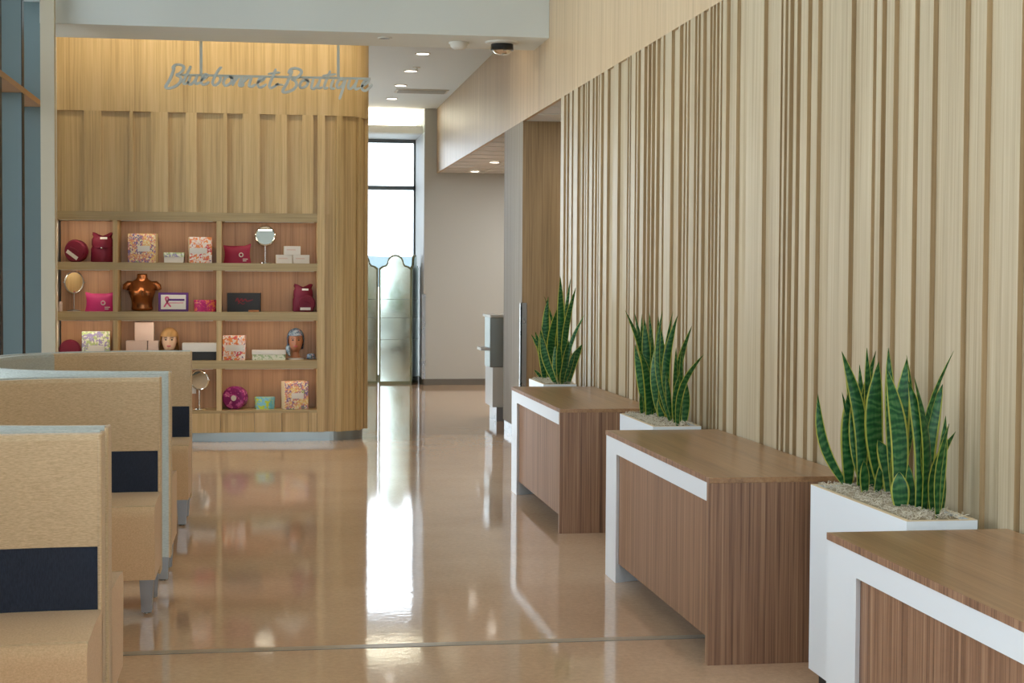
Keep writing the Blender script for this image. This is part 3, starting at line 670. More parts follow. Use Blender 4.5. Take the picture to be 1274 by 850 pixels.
def leaf_mesh(base, tip, w, bend, rnd):
    """lance-shaped folded blade from base to tip with a yellow margin"""
    b = Vector(base); t_ = Vector(tip); d = t_-b; L_ = d.length
    side = Vector((1, 0, 0)); side = (side-d.normalized()*side.dot(d.normalized())).normalized()
    yaw = rnd.uniform(-.5, .5); tw = rnd.uniform(-.5, .5)
    n = 11; bm = bmesh.new(); uvl = bm.loops.layers.uv.new('UVMap')
    rows = []
    for i in range(n+1):
        s = i/n
        c = b+d*s+side*(bend*L_*math.sin(math.pi*s)*.55*-1)
        prof = (.5+.5*math.sin(min(1, s/.5)*math.pi/2)) if s < .5 else (max(0, 1-((s-.5)/.5)**2.3))
        hw = max(w*.5*prof, .0006)
        a = yaw+tw*s
        ax = (side*math.cos(a)+Vector((0, 1, 0))*math.sin(a)).normalized()
        nr = ax.cross(d.normalized()).normalized()
        row = []
        for u in (-1, -.80, 0, .80, 1):
            row.append(bm.verts.new(c+ax*hw*u+nr*(hw*.28*(1-abs(u)) + .0)))
        rows.append(row)
    for i in range(n):
        for j in range(4):
            f = bm.faces.new((rows[i][j], rows[i][j+1], rows[i+1][j+1], rows[i+1][j]))
            f.material_index = 1 if j in (0, 3) else 0
            us = (0, .1, .5, .9, 1)
            for lp, (uu, vv) in zip(f.loops, ((us[j], i/n), (us[j+1], i/n), (us[j+1], (i+1)/n), (us[j], (i+1)/n))): lp[uvl].uv = (uu, vv*L_)
            f.smooth = True
    bmesh.ops.solidify(bm, geom=bm.faces[:], thickness=.0016)
    return bm
def plant(data, pl, label, seed):
    rnd = random.Random(seed)
    bx_, by_ = pl.location.x, pl.location.y
    t = thing('snake_plant', label, 'plant', (bx_, by_, .755), 0, 'snake plants in the white planters')
    for x, y, tx, ty, tz, w, bend in data:
        bm = leaf_mesh((x-bx_, y-by_, -.012), (tx-bx_, ty-by_, tz-.755), w*1.32, bend, rnd)
        me = bpy.data.meshes.new('leaf'); bm.to_mesh(me); bm.free()
        link('leaf', me, ['leaf', 'margin'], t)
plant(L3, P3, 'bushy snake plant with yellow-edged leaves in the tall planter beside the bare desk end', 1)
plant(L2, P2, 'snake plant with yellow-edged leaves between the two desks closest to the display wall', 2)
plant(L1, P1, 'snake plant with one tall dark spear in the planter beyond all the desks', 3)

# ------------------------------------------------------------------ booths
def booth(y0, y1, label, xend=-.51):
    """U-shaped booth open to the aisle: curved shell, tan back panels, navy band, seat, legs"""
    yc = (y0+y1)/2; hb = (y1-y0)/2; a = 1.14
    t = thing('booth', label, 'booth', (xend, yc, 0), 0, 'high-backed curved booths along the glazing')
    def path(off, n=40, ext=0.0, s0=-1, s1=1):
        """U path: from the near end round to the far end, inset by off; superellipse"""
        out = []
        for i in range(n+1):
            th = (s0+(s1-s0)*i/n)*math.pi/2
            c, s = math.cos(th), math.sin(th); e = 2/2.5
            x = -(a-off)*abs(c)**e; y = (hb-off)*math.copysign(abs(s)**e, s)
            out.append((x, y))
        if ext:
            if s0 == -1: out = [(ext, -(hb-off))]+out
            if s1 == 1: out = out+[(ext, hb-off)]
        return out
    def wall_between(bm, o, q, z0, z1, round_top=0):
        n = len(o)
        def ring(p, z): return [bm.verts.new((x, y, z)) for x, y in p]
        if round_top:
            mid = [((ox*.86+qx*.14), (oy*.86+qy*.14)) for (ox, oy), (qx, qy) in zip(o, q)]
            mid2 = [((ox*.14+qx*.86), (oy*.14+qy*.86)) for (ox, oy), (qx, qy) in zip(o, q)]
            rings = [ring(o, z0), ring(o, z1-round_top), ring(mid, z1), ring(mid2, z1), ring(q, z1-round_top), ring(q, z0)]
        else:
            rings = [ring(o, z0), ring(o, z1), ring(q, z1), ring(q, z0)]
        m = len(rings)
        for k in range(m):
            A_, C_ = rings[k], rings[(k+1) % m]
            for i in range(n-1): bm.faces.new((A_[i], A_[i+1], C_[i+1], C_[i]))
        bm.faces.new([r[0] for r in rings]); bm.faces.new([r[-1] for r in rings][::-1])
    T = .075
    sub('shell', lambda bm: wall_between(bm, path(0, ext=.0), path(T*.55, ext=.0), .13, 1.05, .012), 'blue_grey', t)
    # padded tan back on each wing, the pale fabric runs round the bend
    lim = .70
    for s0, s1 in ((-1, -1+lim*.72), (1-lim*.72, 1)):
        sub('back_pad', lambda bm: wall_between(bm, path(T*.56, 18, 0, s0, s1), path(T+.035, 18, 0, s0, s1), .705, 1.045, .018), 'tan', t)
    sub('bend_pad', lambda bm: wall_between(bm, path(T*.56, 26, 0, -1+lim*.72, 1-lim*.72), path(T+.035, 26, 0, -1+lim*.72, 1-lim*.72), .705, 1.045, .018), 'blue_grey', t)
    sub('lumbar_band', lambda bm: wall_between(bm, path(T*.56), path(T+.030), .505, .703), 'navy', t)
    for sgn in (-1, 1):
        def cap(bm):
            yo, yi = sgn*hb, sgn*(hb-T-.037)
            add_box(bm, -.001, .012, min(yo, yi), max(yo, yi), .125, 1.047, .006, 2)
        sub('end_cap', cap, 'tan', t)
    # seat: U cushion with rounded nose, higher than the legs
    o = path(T+.02, 40, .012); q = path(T+.02+.42, 40, .012)
    def seat(bm):
        n = len(o)
        mid = lambda f: [((ox*(1-f)+qx*f), (oy*(1-f)+qy*f)) for (ox, oy), (qx, qy) in zip(o, q)]
        prof = [(0, .17), (0, .512), (.5, .512), (.92, .500), (.965, .492), (.99, .474), (1.0, .45), (.94, .17)]
        rings = [[bm.verts.new((x, y, z)) for x, y in mid(f)] for f, z in prof]
        m = len(rings)
        for k in range(m):
            A_, C_ = rings[k], rings[(k+1) % m]
            for i in range(n-1): bm.faces.new((A_[i], A_[i+1], C_[i+1], C_[i]))
        bm.faces.new([r[0] for r in rings]); bm.faces.new([r[-1] for r in rings][::-1])
    st = sub('seat', seat, 'seat_tan', t, True)
    pp = [(ox*.07+qx*.93, oy*.07+qy*.93, .499) for (ox, oy), (qx, qy) in zip(o, q)]
    sub('seam_piping', lambda bm: tube(bm, pp, .0035, 6), 'tan', st, True)
    pts = [(-.03, sg_*(hb-d_)) for sg_ in (-1, 1) for d_ in (.06, .40)]+[(-.62, -hb*.62), (-.62, hb*.62), (-a+.15, 0)]
    for x, y in pts:
        def leg(bm):
            v0 = [(-.032, -.032), (.032, -.032), (.032, .032), (-.032, .032)]
            A_ = [bm.verts.new((x+u*.72, y+v*.72, .012)) for u, v in v0]; C_ = [bm.verts.new((x+u, y+v, .172)) for u, v in v0]
            for i in range(4): bm.faces.new((A_[i], A_[(i+1) % 4], C_[(i+1) % 4], C_[i]))
            bm.faces.new(A_[::-1]); bm.faces.new(C_)
        lg = sub('leg', leg, 'leg', t)
        sub('foot', lambda bm: lathe(bm, [(0, 0), (.018, 0), (.02, .006), (.016, .014), (0, .014)], 12, x, y), 'chrome', lg, True)
    return t
booth(2.56, 4.99, 'curved tan booth with navy lumbar band, farthest from the display wall')
booth(5.08, 7.62, 'curved tan booth with navy lumbar band, the middle of three')
booth(7.93, 10.14, 'curved tan booth with pale blue-grey shell, closest to the display wall', -.488)

# ------------------------------------------------------------------ mirror folding screen and reception counter
scr = thing('folding_screen', 'mirrored folding screen with arched gilt panels by the far window', 'screen', (1.77, 22.25, 0))
def arch_outline(w, h0, h1, n=12):
    """panel outline with shoulders and a round head"""
    pts = [(-w, 0), (w, 0), (w, h0), (w*.82, h0+.03), (w*.60, h0+.045), (w*.55, h0+.06)]
    r = w*.50; cz = h0+.06+(h1-h0-.06)-r
    for i in range(n+1):
        a_ = math.pi*i/n; pts.append((r*math.cos(a_), max(cz+r*math.sin(a_), h0+.06)))
    pts += [(-w*.55, h0+.06), (-w*.60, h0+.045), (-w*.82, h0+.03), (-w, h0)]
    return pts
def screen_panel(name, cx, cyy, rz, w):
    O_ = arch_outline(w, 1.63, 1.825); 
    bm = bmesh.new(); prism(bm, O_, 0, .028)
    p = bm_obj(name, bm, 'gilt', scr, loc=(cx, cyy, 0), rot=(0, 0, rz))
    k = (w-.025)/w
    I_ = [(x*k, .035+(z)*((1.825-.06)/1.825)) for x, z in O_]
    bm = bmesh.new(); prism(bm, I_, -.004, .0); bm_obj('mirror_pane', bm, 'mirror_old', p)
    for z in (.62, .93, 1.19): box('pane_joint', -w*k, w*k, -.0055, -.004, z, z+.006, 'gold_line', p)
    return p
screen_panel('panel', 0.0, 0.0, math.radians(-1.5), .232)
screen_panel('panel', -.475, .005, math.radians(.3), .232)
screen_panel('panel', .295, .165, math.radians(70), .18)

rc = thing('reception_counter', 'white and grey reception counter in the side room behind the oak pilaster', 'counter', (2.30, 16.38, 0))
box('upper_front', 0, 2.2, 0, .05, .57, 1.096, 'steel_soft', rc, .01)
box('upper_end', 0, .05, .05, .42, .57, 1.096, 'steel_soft', rc)
box('counter_top', 0, 2.2, 0, .60, 1.096, 1.12, 'white', rc)
box('lower_front', .03, 2.2, 0.01, .58, .15, .57, 'white', rc)
box('ledge', -.09, 0, .06, .36, .745, .775, 'white', rc)
box('toe_kick', .075, 2.2, .03, .55, 0, .15, 'steel', rc)

# ------------------------------------------------------------------ goods on the shelves
R1, R2, R3, R4 = 1.634, 1.188, .743, .287
GY = SY+.10
def carton(name, label, cat, x0, x1, z, h, depth, mat, side='card_side', rz=0, y=None, group=None, lid=None, patch=None):
    w = x1-x0; y = GY if y is None else y
    t = thing(name, label, cat, ((x0+x1)/2, y+depth/2, z), rz, group)
    hl = h*lid[0] if lid else 0
    bm = bmesh.new(); add_box(bm, -w/2, w/2, -depth/2, depth/2, 0, h-hl if lid else h, .002, 1)
    b = bm_obj('carton_body', bm, [mat, side], t)
    for p in b.data.polygons:
        if abs(p.normal.x) > .9: p.material_index = 1
    if lid: box('lid', -w/2-.004, w/2+.004, -depth/2-.004, depth/2+.004, h-hl, h, lid[1], t, .002, 1)
    if patch: box('label_patch', patch[0]*w, patch[1]*w, -depth/2-.002, -depth/2, patch[2]*h, patch[3]*h, 'label', t)
    return t
def stand_mirror(label, x, z, zc, r, ring='chrome', tilt=0, rz=0):
    t = thing('table_mirror', label, 'mirror', (x, GY+.10, z))
    sub('base', lambda bm: lathe(bm, [(0, 0), (.062, 0), (.06, .008), (.02, .014), (0, .014)], 24), ring, t, True)
    sub('post', lambda bm: tube(bm, [(0, 0, .012), (0, 0, zc-r-.004)], .005, 10), ring, t, True)
    h = bpy.data.objects.new('mirror_head', None)
    bm = bmesh.new(); torus(bm, (0, 0, 0), r, .007, 'Y', 36, 8)
    hd = bm_obj('mirror_head', bm, ring, t, True, loc=(0, 0, zc), rot=(tilt, 0, rz))
    bpy.data.objects.remove(h)
    def disc(bm):
        v = [bm.verts.new((r*math.cos(2*math.pi*i/36), -.003, r*math.sin(2*math.pi*i/36))) for i in range(36)]
        q = [bm.verts.new((r*math.cos(2*math.pi*i/36), .003, r*math.sin(2*math.pi*i/36))) for i in range(36)]
        bm.faces.new(v); bm.faces.new(q[::-1])
        for i in range(36): bm.faces.new((v[i], v[(i+1) % 36], q[(i+1) % 36], q[i]))
    sub('mirror_glass', disc, 'mirror', hd)
    for s_ in (-1, 1): sub('pivot_knob', lambda bm: tube(bm, [(s_*r, 0, 0), (s_*(r+.018), 0, 0)], .006, 8), ring, hd, True)
    return t
def pouch(label, x0, x1, z, h, mat, slant=0.0):
    """soft zip pouch: wider seam at the base, pulled-up corners"""
    w = x1-x0; t = thing('zip_pouch', label, 'pouch', ((x0+x1)/2, GY+.07, z))
    def f(bm):
        nu, nv = 14, 8; front = []; back = []
        for i in range(nu+1):
            u = -1+2*i/nu; fr = []; bk = []
            for j in range(nv+1):
                v = j/nv
                top = h*(.90+.10*abs(u)**3+slant*u)
                xx = u*w/2*(1-.10*math.sin(math.pi*v))
                th = .055*(1-v)**.55*(1-abs(u)**4*.6)+.004
                zz = v*top
                fr.append(bm.verts.new((xx, -th, zz))); bk.append(bm.verts.new((xx, th, zz)))
            front.append(fr); back.append(bk)
        for i in range(nu):
            for j in range(nv):
                bm.faces.new((front[i][j], front[i+1][j], front[i+1][j+1], front[i][j+1]))
                bm.faces.new((back[i][j], back[i][j+1], back[i+1][j+1], back[i+1][j]))
            bm.faces.new((front[i][nv], front[i+1][nv], back[i+1][nv], back[i][nv])); bm.faces.new((front[i][0], back[i][0], back[i+1][0], front[i+1][0]))
        for i in (0, nu):
            for j in range(nv): bm.faces.new((front[i][j], front[i][j+1], back[i][j+1], back[i][j]))
    sub('pouch_body', f, mat, t, True)
    sub('zip', lambda bm: tube(bm, [(-w/2*.98, 0, h*(1-slant)), (-w/4, 0, h*.915), (w/4, 0, h*.915), (w/2*.98, 0, h*(1+slant))], .004, 6), mat, t, True)
    bm = bmesh.new(); torus(bm, (w*.14, -.055, h*.45), .017, .0045, 'Y', 24, 6); bm_obj('printed_ring', bm, 'label', t, True)
    for k_ in range(2): box('printed_line', w*.20, w*(.38-.05*k_), -.062, -.052, h*(.20-.09*k_), h*(.24-.09*k_), 'label', t)
    return t
def round_case(label, x, z, r, depth, mat, tag_=True, rz=.5, ring='label', y=None, lab_z=-.35, lab_t=-.6):
    """drum-shaped case standing on its rim, round face turned to the aisle"""
    t = thing('round_case', label, 'case', (x, (GY+.10) if y is None else y, z), rz)
    def drum(bm):
        n = 28; prof = [(0, -depth/2-.004), (r*.90, -depth/2-.004), (r*.98, -depth/2+.004), (r, -depth/2+.016), (r, depth/2-.016), (r*.97, depth/2-.003), (0, depth/2)]
        rings = []
        for rad, yy_ in prof: rings.append([bm.verts.new((rad*math.cos(2*math.pi*i/n), yy_, r+rad*math.sin(2*math.pi*i/n))) for i in range(n)] if rad else [bm.verts.new((0, yy_, r))])
        for A_, C_ in zip(rings, rings[1:]):
            for i in range(n):
                j = (i+1) % n
                if len(A_) == 1: bm.faces.new((A_[0], C_[i], C_[j]))
                elif len(C_) == 1: bm.faces.new((A_[i], A_[j], C_[0]))
                else: bm.faces.new((A_[i], A_[j], C_[j], C_[i]))
    sub('case_body', drum, mat, t, True)
    sub('zip', lambda bm: torus(bm, (0, -depth/2+.018, r), r+.001, .004, 'Y', 32, 6), mat, t, True)
    if tag_:
        l = box('label_tag', -r*.62, r*.62, -depth/2-.007, -depth/2-.004, r*-.16, r*.16, 'label', t)
        l.location = (-r*.18, 0, r*(1+lab_z)); l.rotation_euler = (0, lab_t*-1, 0)
        bm = bmesh.new(); tube(bm, [(-r*.35, -depth/2-.012, r*1.35), (r*.1, -depth/2-.016, r*1.2), (r*.45, -depth/2-.012, r*.95)], .006, 8); bm_obj('handle', bm, mat, t, True)
    return t
def drawstring(label, x, z, w, h, mat, rz=0):
    t = thing('drawstring_bag', label, 'bag', (x, GY+.13, z), rz)
    rr = random.Random(int(h*1000))
    def f(bm):
        n = 24; prof = [(0, 0), (.47, .0), (.52, .03), (.51, .3), (.50, .48), (.46, .52), (.49, .60), (.47, .80), (.40, .89), (.46, .97), (.36, .95), (0, .88)]
        rings = []
        for k_, (rad, zz) in enumerate(prof):
            if rad == 0: rings.append([bm.verts.new((0, 0, zz*h))]); continue
            ring = []
            for i in range(n):
                a_ = 2*math.pi*i/n; q = 1+(.07*math.sin(a_*7+1) if k_ >= 8 else .03*math.sin(a_*5+k_*1.3))
                ring.append(bm.verts.new((rad*w*q*math.cos(a_), rad*w*.7*q*math.sin(a_), zz*h+(.020*math.sin(a_*2+.6) if k_ in (9, 10) else 0))))
            rings.append(ring)
        for A_, C_ in zip(rings, rings[1:]):
            for i in range(n):
                j = (i+1) % n
                if len(A_) == 1: bm.faces.new((A_[0], C_[i], C_[j]))
                elif len(C_) == 1: bm.faces.new((A_[i], A_[j], C_[0]))
                else: bm.faces.new((A_[i], A_[j], C_[j], C_[i]))
    sub('bag_body', f, mat, t, True)
    sub('cord', lambda bm: tube(bm, [(-w*.46, -w*.10, h*.52), (-w*.2, -w*.355, h*.5), (0, -w*.37, h*.5), (w*.2, -w*.355, h*.51), (w*.46, -w*.10, h*.54)], .004, 6), mat, t, True)
    sub('toggle', lambda bm: lathe(bm, [(0, h*.47), (.010, h*.48), (.010, h*.515), (0, h*.525)], 10, 0, -w*.375), 'chrome', t, True)
    box('label_tag', -w*.06, w*.26, -w*.345, -w*.340, h*.80, h*.875, 'label', t)
    return t
def tin(label, x0, x1, z, h, mat, lidm, oval=.72):
    w = x1-x0; t = thing('round_tin', label, 'tin', ((x0+x1)/2, GY+w*oval/2+.02, z))
    b = sub('tin_body', lambda bm: lathe(bm, [(0, 0), (w/2-.004, 0), (w/2-.003, h*.74), (0, h*.74)], 30), mat, t, True)
    l = sub('lid', lambda bm: lathe(bm, [(w/2-.002, h*.70), (w/2, h*.71), (w/2, h*.975), (w/2-.005, h), (0, h)], 30), lidm, t, True)
    for o in (b, l): o.scale = (1, oval, 1)
    return t

# row 1
round_case('burgundy round case with white tag leaning beside a drawstring bag', -1.722, R1, .100, .09, 'burgundy', rz=-.35, y=GY+.075)
drawstring('burgundy drawstring bag with a white tag on the top shelf', -1.500, R1, .195, .262, 'burgundy')
carton('gift_box', 'pastel floral gift box with cream sides on the top shelf', 'box', -1.255, -1.005, R1, .262, .13, 'floral_pastel', rz=math.radians(-8), patch=(-.15, .3, .38, .58))
carton('gift_box', 'small low white box with a floral lid on the top shelf', 'box', -.940, -.765, R1, .093, .12, 'box_white', 'box_white', lid=(.42, 'floral_green'))
carton('gift_box', 'bright floral gift box next to the divider on the top shelf', 'box', -.722, -.520, R1, .236, .12, 'floral_bright', rz=math.radians(9), patch=(-.5, .28, .36, .58))
pouch('raspberry zip pouch with white ring print on the top shelf', -.410, -.158, R1, .170, 'raspberry', .05)
stand_mirror('round chrome table mirror with a pale bright face on the top shelf', -.030, R1, .256, .088, tilt=math.radians(-9))
for nm, x0, x1, z in [('left of the pair', .066, .214, R1), ('right of the pair', .220, .372, R1), ('on top of the pair', .138, .290, R1+.080)]:
    c_ = carton('small_carton', 'small white carton, %s stacked beside the round mirror' % nm.replace('left of the pair', 'the lower one nearer the mirror').replace('right of the pair', 'the lower one nearer the stile').replace('on top of the pair', 'the upper one'), 'box', x0, x1, z, .080, .12, 'box_white', 'card_side', rz=math.radians(3), group='white cartons on the top shelf')
    box('printed_line', -.052, .03, -.0615, -.06, .042, .052, 'box_pink', c_)
# row 2
stand_mirror('round table mirror with a dark face in the corner cell', -1.748, R2, .262, .096, 'steel', tilt=math.radians(2), rz=math.radians(40))
carton('small_carton', 'slim cream carton beside the dark table mirror', 'box', -1.868, -1.842, R2, .088, .05, 'box_pink', 'box_pink')
pouch('magenta zip pouch with white ring print beside the divider', -1.645, -1.392, R2, .172, 'magenta')
# copper torso bust
def bust():
    t = thing('torso_bust', 'shiny copper female torso bust on the second shelf', 'bust', (-1.145, GY+.12, R2))
    def f(bm):
        # half-widths in x, half-depths in y, centre offset, height
        prof = [(.104, .072, 0, 0), (.096, .068, 0, .03), (.090, .066, 0, .07), (.098, .072, 0, .11), (.112, .078, 0, .15), (.122, .080, 0, .185), (.128, .076, .002, .215), (.130, .066, .006, .242), (.118, .056, .008, .262), (.085, .048, .01, .278), (.054, .046, .01, .292), (.047, .045, .01, .312), (.046, .045, .01, .332), (.048, .047, .01, .345)]
        n = 32; rings = []
        for rx, ry, oy, z in prof:
            ring = []
            for i in range(n):
                a_ = 2*math.pi*i/n
                x = rx*math.cos(a_); y = ry*math.sin(a_)+oy
                if math.sin(a_) < 0:
                    for cx in (-.060, .060):
                        g_ = math.exp(-((x-cx)/.038)**2-((z-.160)/.038)**2); y -= .085*g_
                ring.append(bm.verts.new((x, y, z)))
            rings.append(ring)
        for A_, C_ in zip(rings, rings[1:]):
            for i in range(n): bm.faces.new((A_[i], A_[(i+1) % n], C_[(i+1) % n], C_[i]))
        bm.faces.new(rings[0][::-1]); bm.faces.new(rings[-1])
    o = sub('torso', f, 'copper', t, True)
    md = o.modifiers.new('sub', 'SUBSURF'); md.levels = 1; md.render_levels = 1
    for s_ in (-1, 1):
        sub('arm_stub', lambda bm: tube(bm, [(s_*.085, .006, .252), (s_*.118, .006, .246), (s_*.142, .004, .226), (s_*.150, .000, .196)], [.026, .036, .034, .026], 14), 'copper', t, True)
    return t
bust()
fr = thing('framed_sign', 'purple framed card with a pink ribbon beside the copper bust', 'sign', (-.860, GY+.06, R2), 0)
box('frame', -.135, .135, -.010, .010, 0, .173, 'purple', fr, .003, 1)
box('card', -.112, .112, -.012, -.010, .020, .153, 'label', fr)
def ribbon_mark(bm):
    for st in ([(-.085, .040), (-.062, .075), (-.045, .105), (-.050, .130), (-.066, .128), (-.066, .105), (-.045, .070), (-.022, .042)],):
        ribbon(bm, st, .014, -.0135, -.012)
sub('ribbon_print', ribbon_mark, 'pink_print', fr)
box('printed_band', -.050, .100, -.0135, -.012, .098, .116, 'purple', fr)
box('printed_line', -.040, .09, -.0132, -.012, .076, .082, 'pink_print', fr)
tin('pink floral round tin next to the framed card', -.680, -.474, R2, .107, 'floral_pink', 'floral_pink')
bb = carton('gift_box', 'black box with faint red script print on the second shelf', 'box', -.372, -.070, R2, .173, .10, 'box_black', 'box_black', rz=math.radians(-4))
def scrawl(bm):
    ribbon(bm, [(-.075, .095), (-.055, .125), (-.045, .090), (-.020, .120), (-.010, .095), (.015, .118), (.03, .098), (.085, .112)], .010, -.0525, -.0505)
    ribbon(bm, [(-.055, .072), (-.03, .085), (-.01, .070), (.01, .080)], .007, -.0525, -.0505)
sub('script_print', scrawl, 'red_print', bb)
box('price_card', .045, .140, -.068, -.060, .0, .018, 'copper', bb)
drawstring('burgundy drawstring bag standing behind a round case near the stile', .318, R2, .185, .247, 'burgundy')
round_case('burgundy round case with white tag standing before a tall bag', .348, R2, .077, .05, 'burgundy', rz=.1, y=GY+.02, lab_z=-.62, lab_t=0)
# row 3
round_case('burgundy round case in the corner cell, half hidden by a booth', -1.782, R3, .092, .10, 'burgundy', False, rz=.05)
carton('gift_box', 'pale green floral gift box half hidden by the booth back', 'box', -1.672, -1.425, R3, .262, .12, 'floral_green', rz=math.radians(3), patch=(-.28, .30, .22, .52))
for nm, x0, x1, z, h in [('lower wider blush carton beside the blonde mannequin', -1.289, -1.099, R3, .175), ('blush carton standing close behind the blonde mannequin', -1.090, -.995, R3, .175), ('blush carton stacked on top of two others', -1.211, -1.038, R3+.175, .170)]:
    carton('small_carton', nm, 'box', x0, x1, z, h, .13, 'box_pink', 'box_pink', y=GY+.09, group='blush cartons on the third shelf')
def head(label, x, z, h, skin, kind):
    t = thing('mannequin_head', label, 'mannequin', (x, GY+.10, z), 0)
    s = h/.30
    def f(bm):
        n = 36
        prof = [(.050, .050, .01, 0), (.048, .048, .01, .012), (.040, .042, .012, .035), (.034, .036, .012, .062), (.034, .040, .012, .082), (.046, .060, -.006, .098), (.056, .072, -.006, .120), (.064, .080, -.003, .150), (.069, .086, 0, .185), (.070, .089, .003, .215), (.066, .085, .004, .245), (.052, .066, .004, .272), (.028, .036, .003, .288), (.001, .001, .003, .292)]
        rings = []
        for rx, ry, oy, zz in prof:
            ring = []
            for i in range(n):
                a_ = 2*math.pi*i/n; xx = rx*math.cos(a_); yy_ = ry*math.sin(a_)+oy
                if math.sin(a_) < -.2:
                    g = lambda cx, cz, sx, sz: math.exp(-((xx-cx)/sx)**2-((zz-cz)/sz)**2)
                    yy_ -= .022*g(0, .160, .010, .016)+.010*g(0, .185, .008, .028)+.008*g(0, .133, .018, .007)+.008*g(0, .108, .018, .012)
                    yy_ += .011*g(.026, .192, .014, .012)+.011*g(-.026, .192, .014, .012)
                ring.append(bm.verts.new((xx*s, yy_*s, zz*s)))
            rings.append(ring)
        # refine: interpolate rings for a smoother face
        for A_, C_ in zip(rings, rings[1:]):
            for i in range(n): bm.faces.new((A_[i], A_[(i+1) % n], C_[(i+1) % n], C_[i]))
        bm.faces.new(rings[0][::-1])
    hd = sub('head', f, skin, t, True)
    md = hd.modifiers.new('sub', 'SUBSURF'); md.levels = 1; md.render_levels = 2
    for e_ in (-1, 1):
        def eye(bm):
            r = bmesh.ops.create_uvsphere(bm, u_segments=12, v_segments=8, radius=1)
            for v in r['verts']: v.co = Vector((e_*.026+v.co.x*.013, -.074+v.co.y*.006, .192+v.co.z*.0065))*s
        sub('eye', eye, 'eye', hd, True)
        sub('eyebrow', lambda bm: tube(bm, [Vector((e_*.012, -.082, .207))*s, Vector((e_*.028, -.080, .213))*s, Vector((e_*.043, -.066, .207))*s], .0022*s, 6), 'eye', hd, True)
        def ear(bm):
            r = bmesh.ops.create_uvsphere(bm, u_segments=10, v_segments=8, radius=1)
            for v in r['verts']: v.co = Vector((e_*.069+v.co.x*.006, .008+v.co.y*.014, .175+v.co.z*.022))*s
        sub('ear', ear, skin, hd, True)
    def mouth(bm):
        r = bmesh.ops.create_uvsphere(bm, u_segments=12, v_segments=8, radius=1)
        for v in r['verts']: v.co = Vector((v.co.x*.020, -.0835+v.co.y*.007, .133+v.co.z*.0075))*s
    sub('lips', mouth, 'lip', hd, True)
    def cover(zlo, front, grow):
        def f2(bm):
            n = 36; rows = 12; V = []
            for j in range(rows+1):
                v = j/rows; row = []
                for i in range(n):
                    a_ = 2*math.pi*i/n
                    fr_ = max(0, -math.sin(a_))
                    lo = zlo+(front-zlo)*(1 if fr_ > .45 else (fr_/.45)**2 if fr_ > .15 else 0)
                    zz = lo+(.308-lo)*v
                    prof_r = math.sqrt(max(0, 1-max(0, (zz-.19)/.118)**2.2)) if zz > .19 else (1+.10*(.19-zz)/.15 if kind == 'hair' else 1-.25*(.19-zz)/.15)
                    strand = 1+.03*math.sin(a_*17) if kind == 'hair' else 1+.015*math.sin(a_*9+v*9)
                    row.append(bm.verts.new(Vector(((.077+grow)*prof_r*math.cos(a_)*strand, ((.094+grow)*prof_r*math.sin(a_)+.006)*strand, zz))*s))
                V.append(row)
            for A_, C_ in zip(V, V[1:]):
                for i in range(n): bm.faces.new((A_[i], A_[(i+1) % n], C_[(i+1) % n], C_[i]))
            bmesh.ops.solidify(bm, geom=bm.faces[:], thickness=.004)
        return f2
    if kind == 'hair': sub('wig', cover(.02, .222, .012), 'hair', t, True)
    else:
        sub('headscarf', cover(.10, .232, .008), 'scarf', t, True)
        sub('scarf_tail', lambda bm: tube(bm, [Vector((-.062, .03, .14))*s, Vector((-.074, .0, .11))*s, Vector((-.07, -.02, .07))*s, Vector((-.058, -.02, .035))*s], [.02, .022, .018, .008], 10), 'scarf', t, True)
        sub('stand_disc', lambda bm: lathe(bm, [(0, 0), (.075, 0), (.073, .012), (.04, .016), (0, .016)], 26, 0, .01), 'box_white', t, True)
    return t
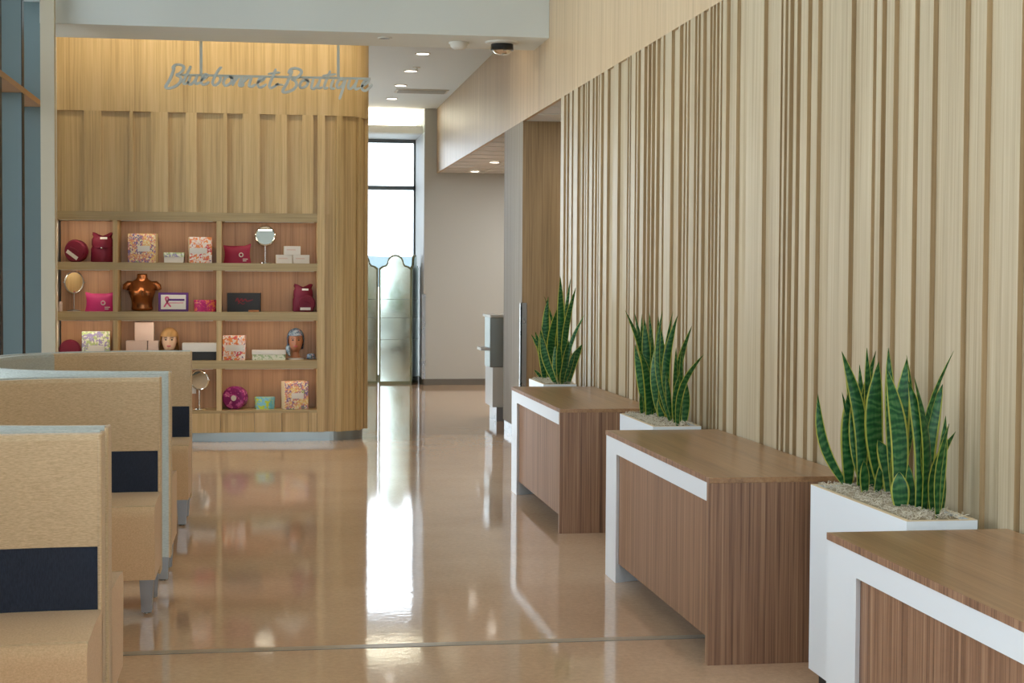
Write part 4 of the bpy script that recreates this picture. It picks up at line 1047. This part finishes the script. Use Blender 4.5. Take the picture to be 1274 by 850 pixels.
head('mannequin head with long honey-blonde wig on the third shelf', -.900, R3, .292, 'skin', 'hair')
carton('gift_box', 'low black box with a cream striped lid on the third shelf', 'box', -.775, -.475, R3, .157, .14, 'box_black', 'box_black', lid=(.50, 'box_white'))
carton('gift_box', 'bright floral gift box on the third shelf beside a low patterned box', 'box', -.412, -.208, R3, .226, .11, 'floral_bright', 'floral_bright', rz=math.radians(-4), patch=(-.36, .42, .36, .62))
carton('gift_box', 'low cream box with green patterned sides and plain lid', 'box', -.147, .155, R3, .090, .14, 'chevron', 'chevron', lid=(.42, 'box_white'))
head('brown mannequin head wearing a blue printed headscarf', .250, R3, .287, 'skin_dark', 'scarf')
def folded(bm):
    rr = random.Random(5)
    for k_ in range(9):
        pts = [(rr.uniform(-.04, .04), rr.uniform(-.045, .045), .014) for _ in range(1)]
        a_ = rr.random()*6.3; c_ = Vector((rr.uniform(-.022, .022), rr.uniform(-.03, .03), .016+.010*(k_//3)))
        tube(bm, [c_+Vector((math.cos(a_)*.024*m_, math.sin(a_)*.024*m_, .006*math.cos(m_*2))) for m_ in (-1, -.5, 0, .5, 1)], [.008, .015, .016, .015, .008], 10)
sc_ = thing('folded_scarf', 'crumpled blue printed scarf beside the scarfed mannequin head', 'scarf', (.388, GY+.06, R3))
sub('cloth', folded, 'scarf', sc_, True)
# row 4
stand_mirror('round copper-rimmed table mirror on the lowest shelf', -.629, R4, .268, .088, 'chrome', tilt=math.radians(8), rz=math.radians(-20))
pr = round_case('purple floral round case on the lowest shelf', -.302, R4, .104, .13, 'floral_purple', False, rz=-.35)
sub('printed_disc', lambda bm: prism(bm, [(.026*math.cos(2*math.pi*i/20)+.01, .104+.026*math.sin(2*math.pi*i/20)) for i in range(20)], -.0715, -.069), 'label', pr)
tin('teal oval tin with yellow flowers on the lowest shelf', -.128, .061, R4, .110, 'floral_teal', 'floral_teal')
carton('gift_box', 'pastel floral gift box with cream side on the lowest shelf', 'box', .130, .352, R4, .258, .14, 'floral_pastel', rz=math.radians(14), patch=(-.22, .30, .38, .58))
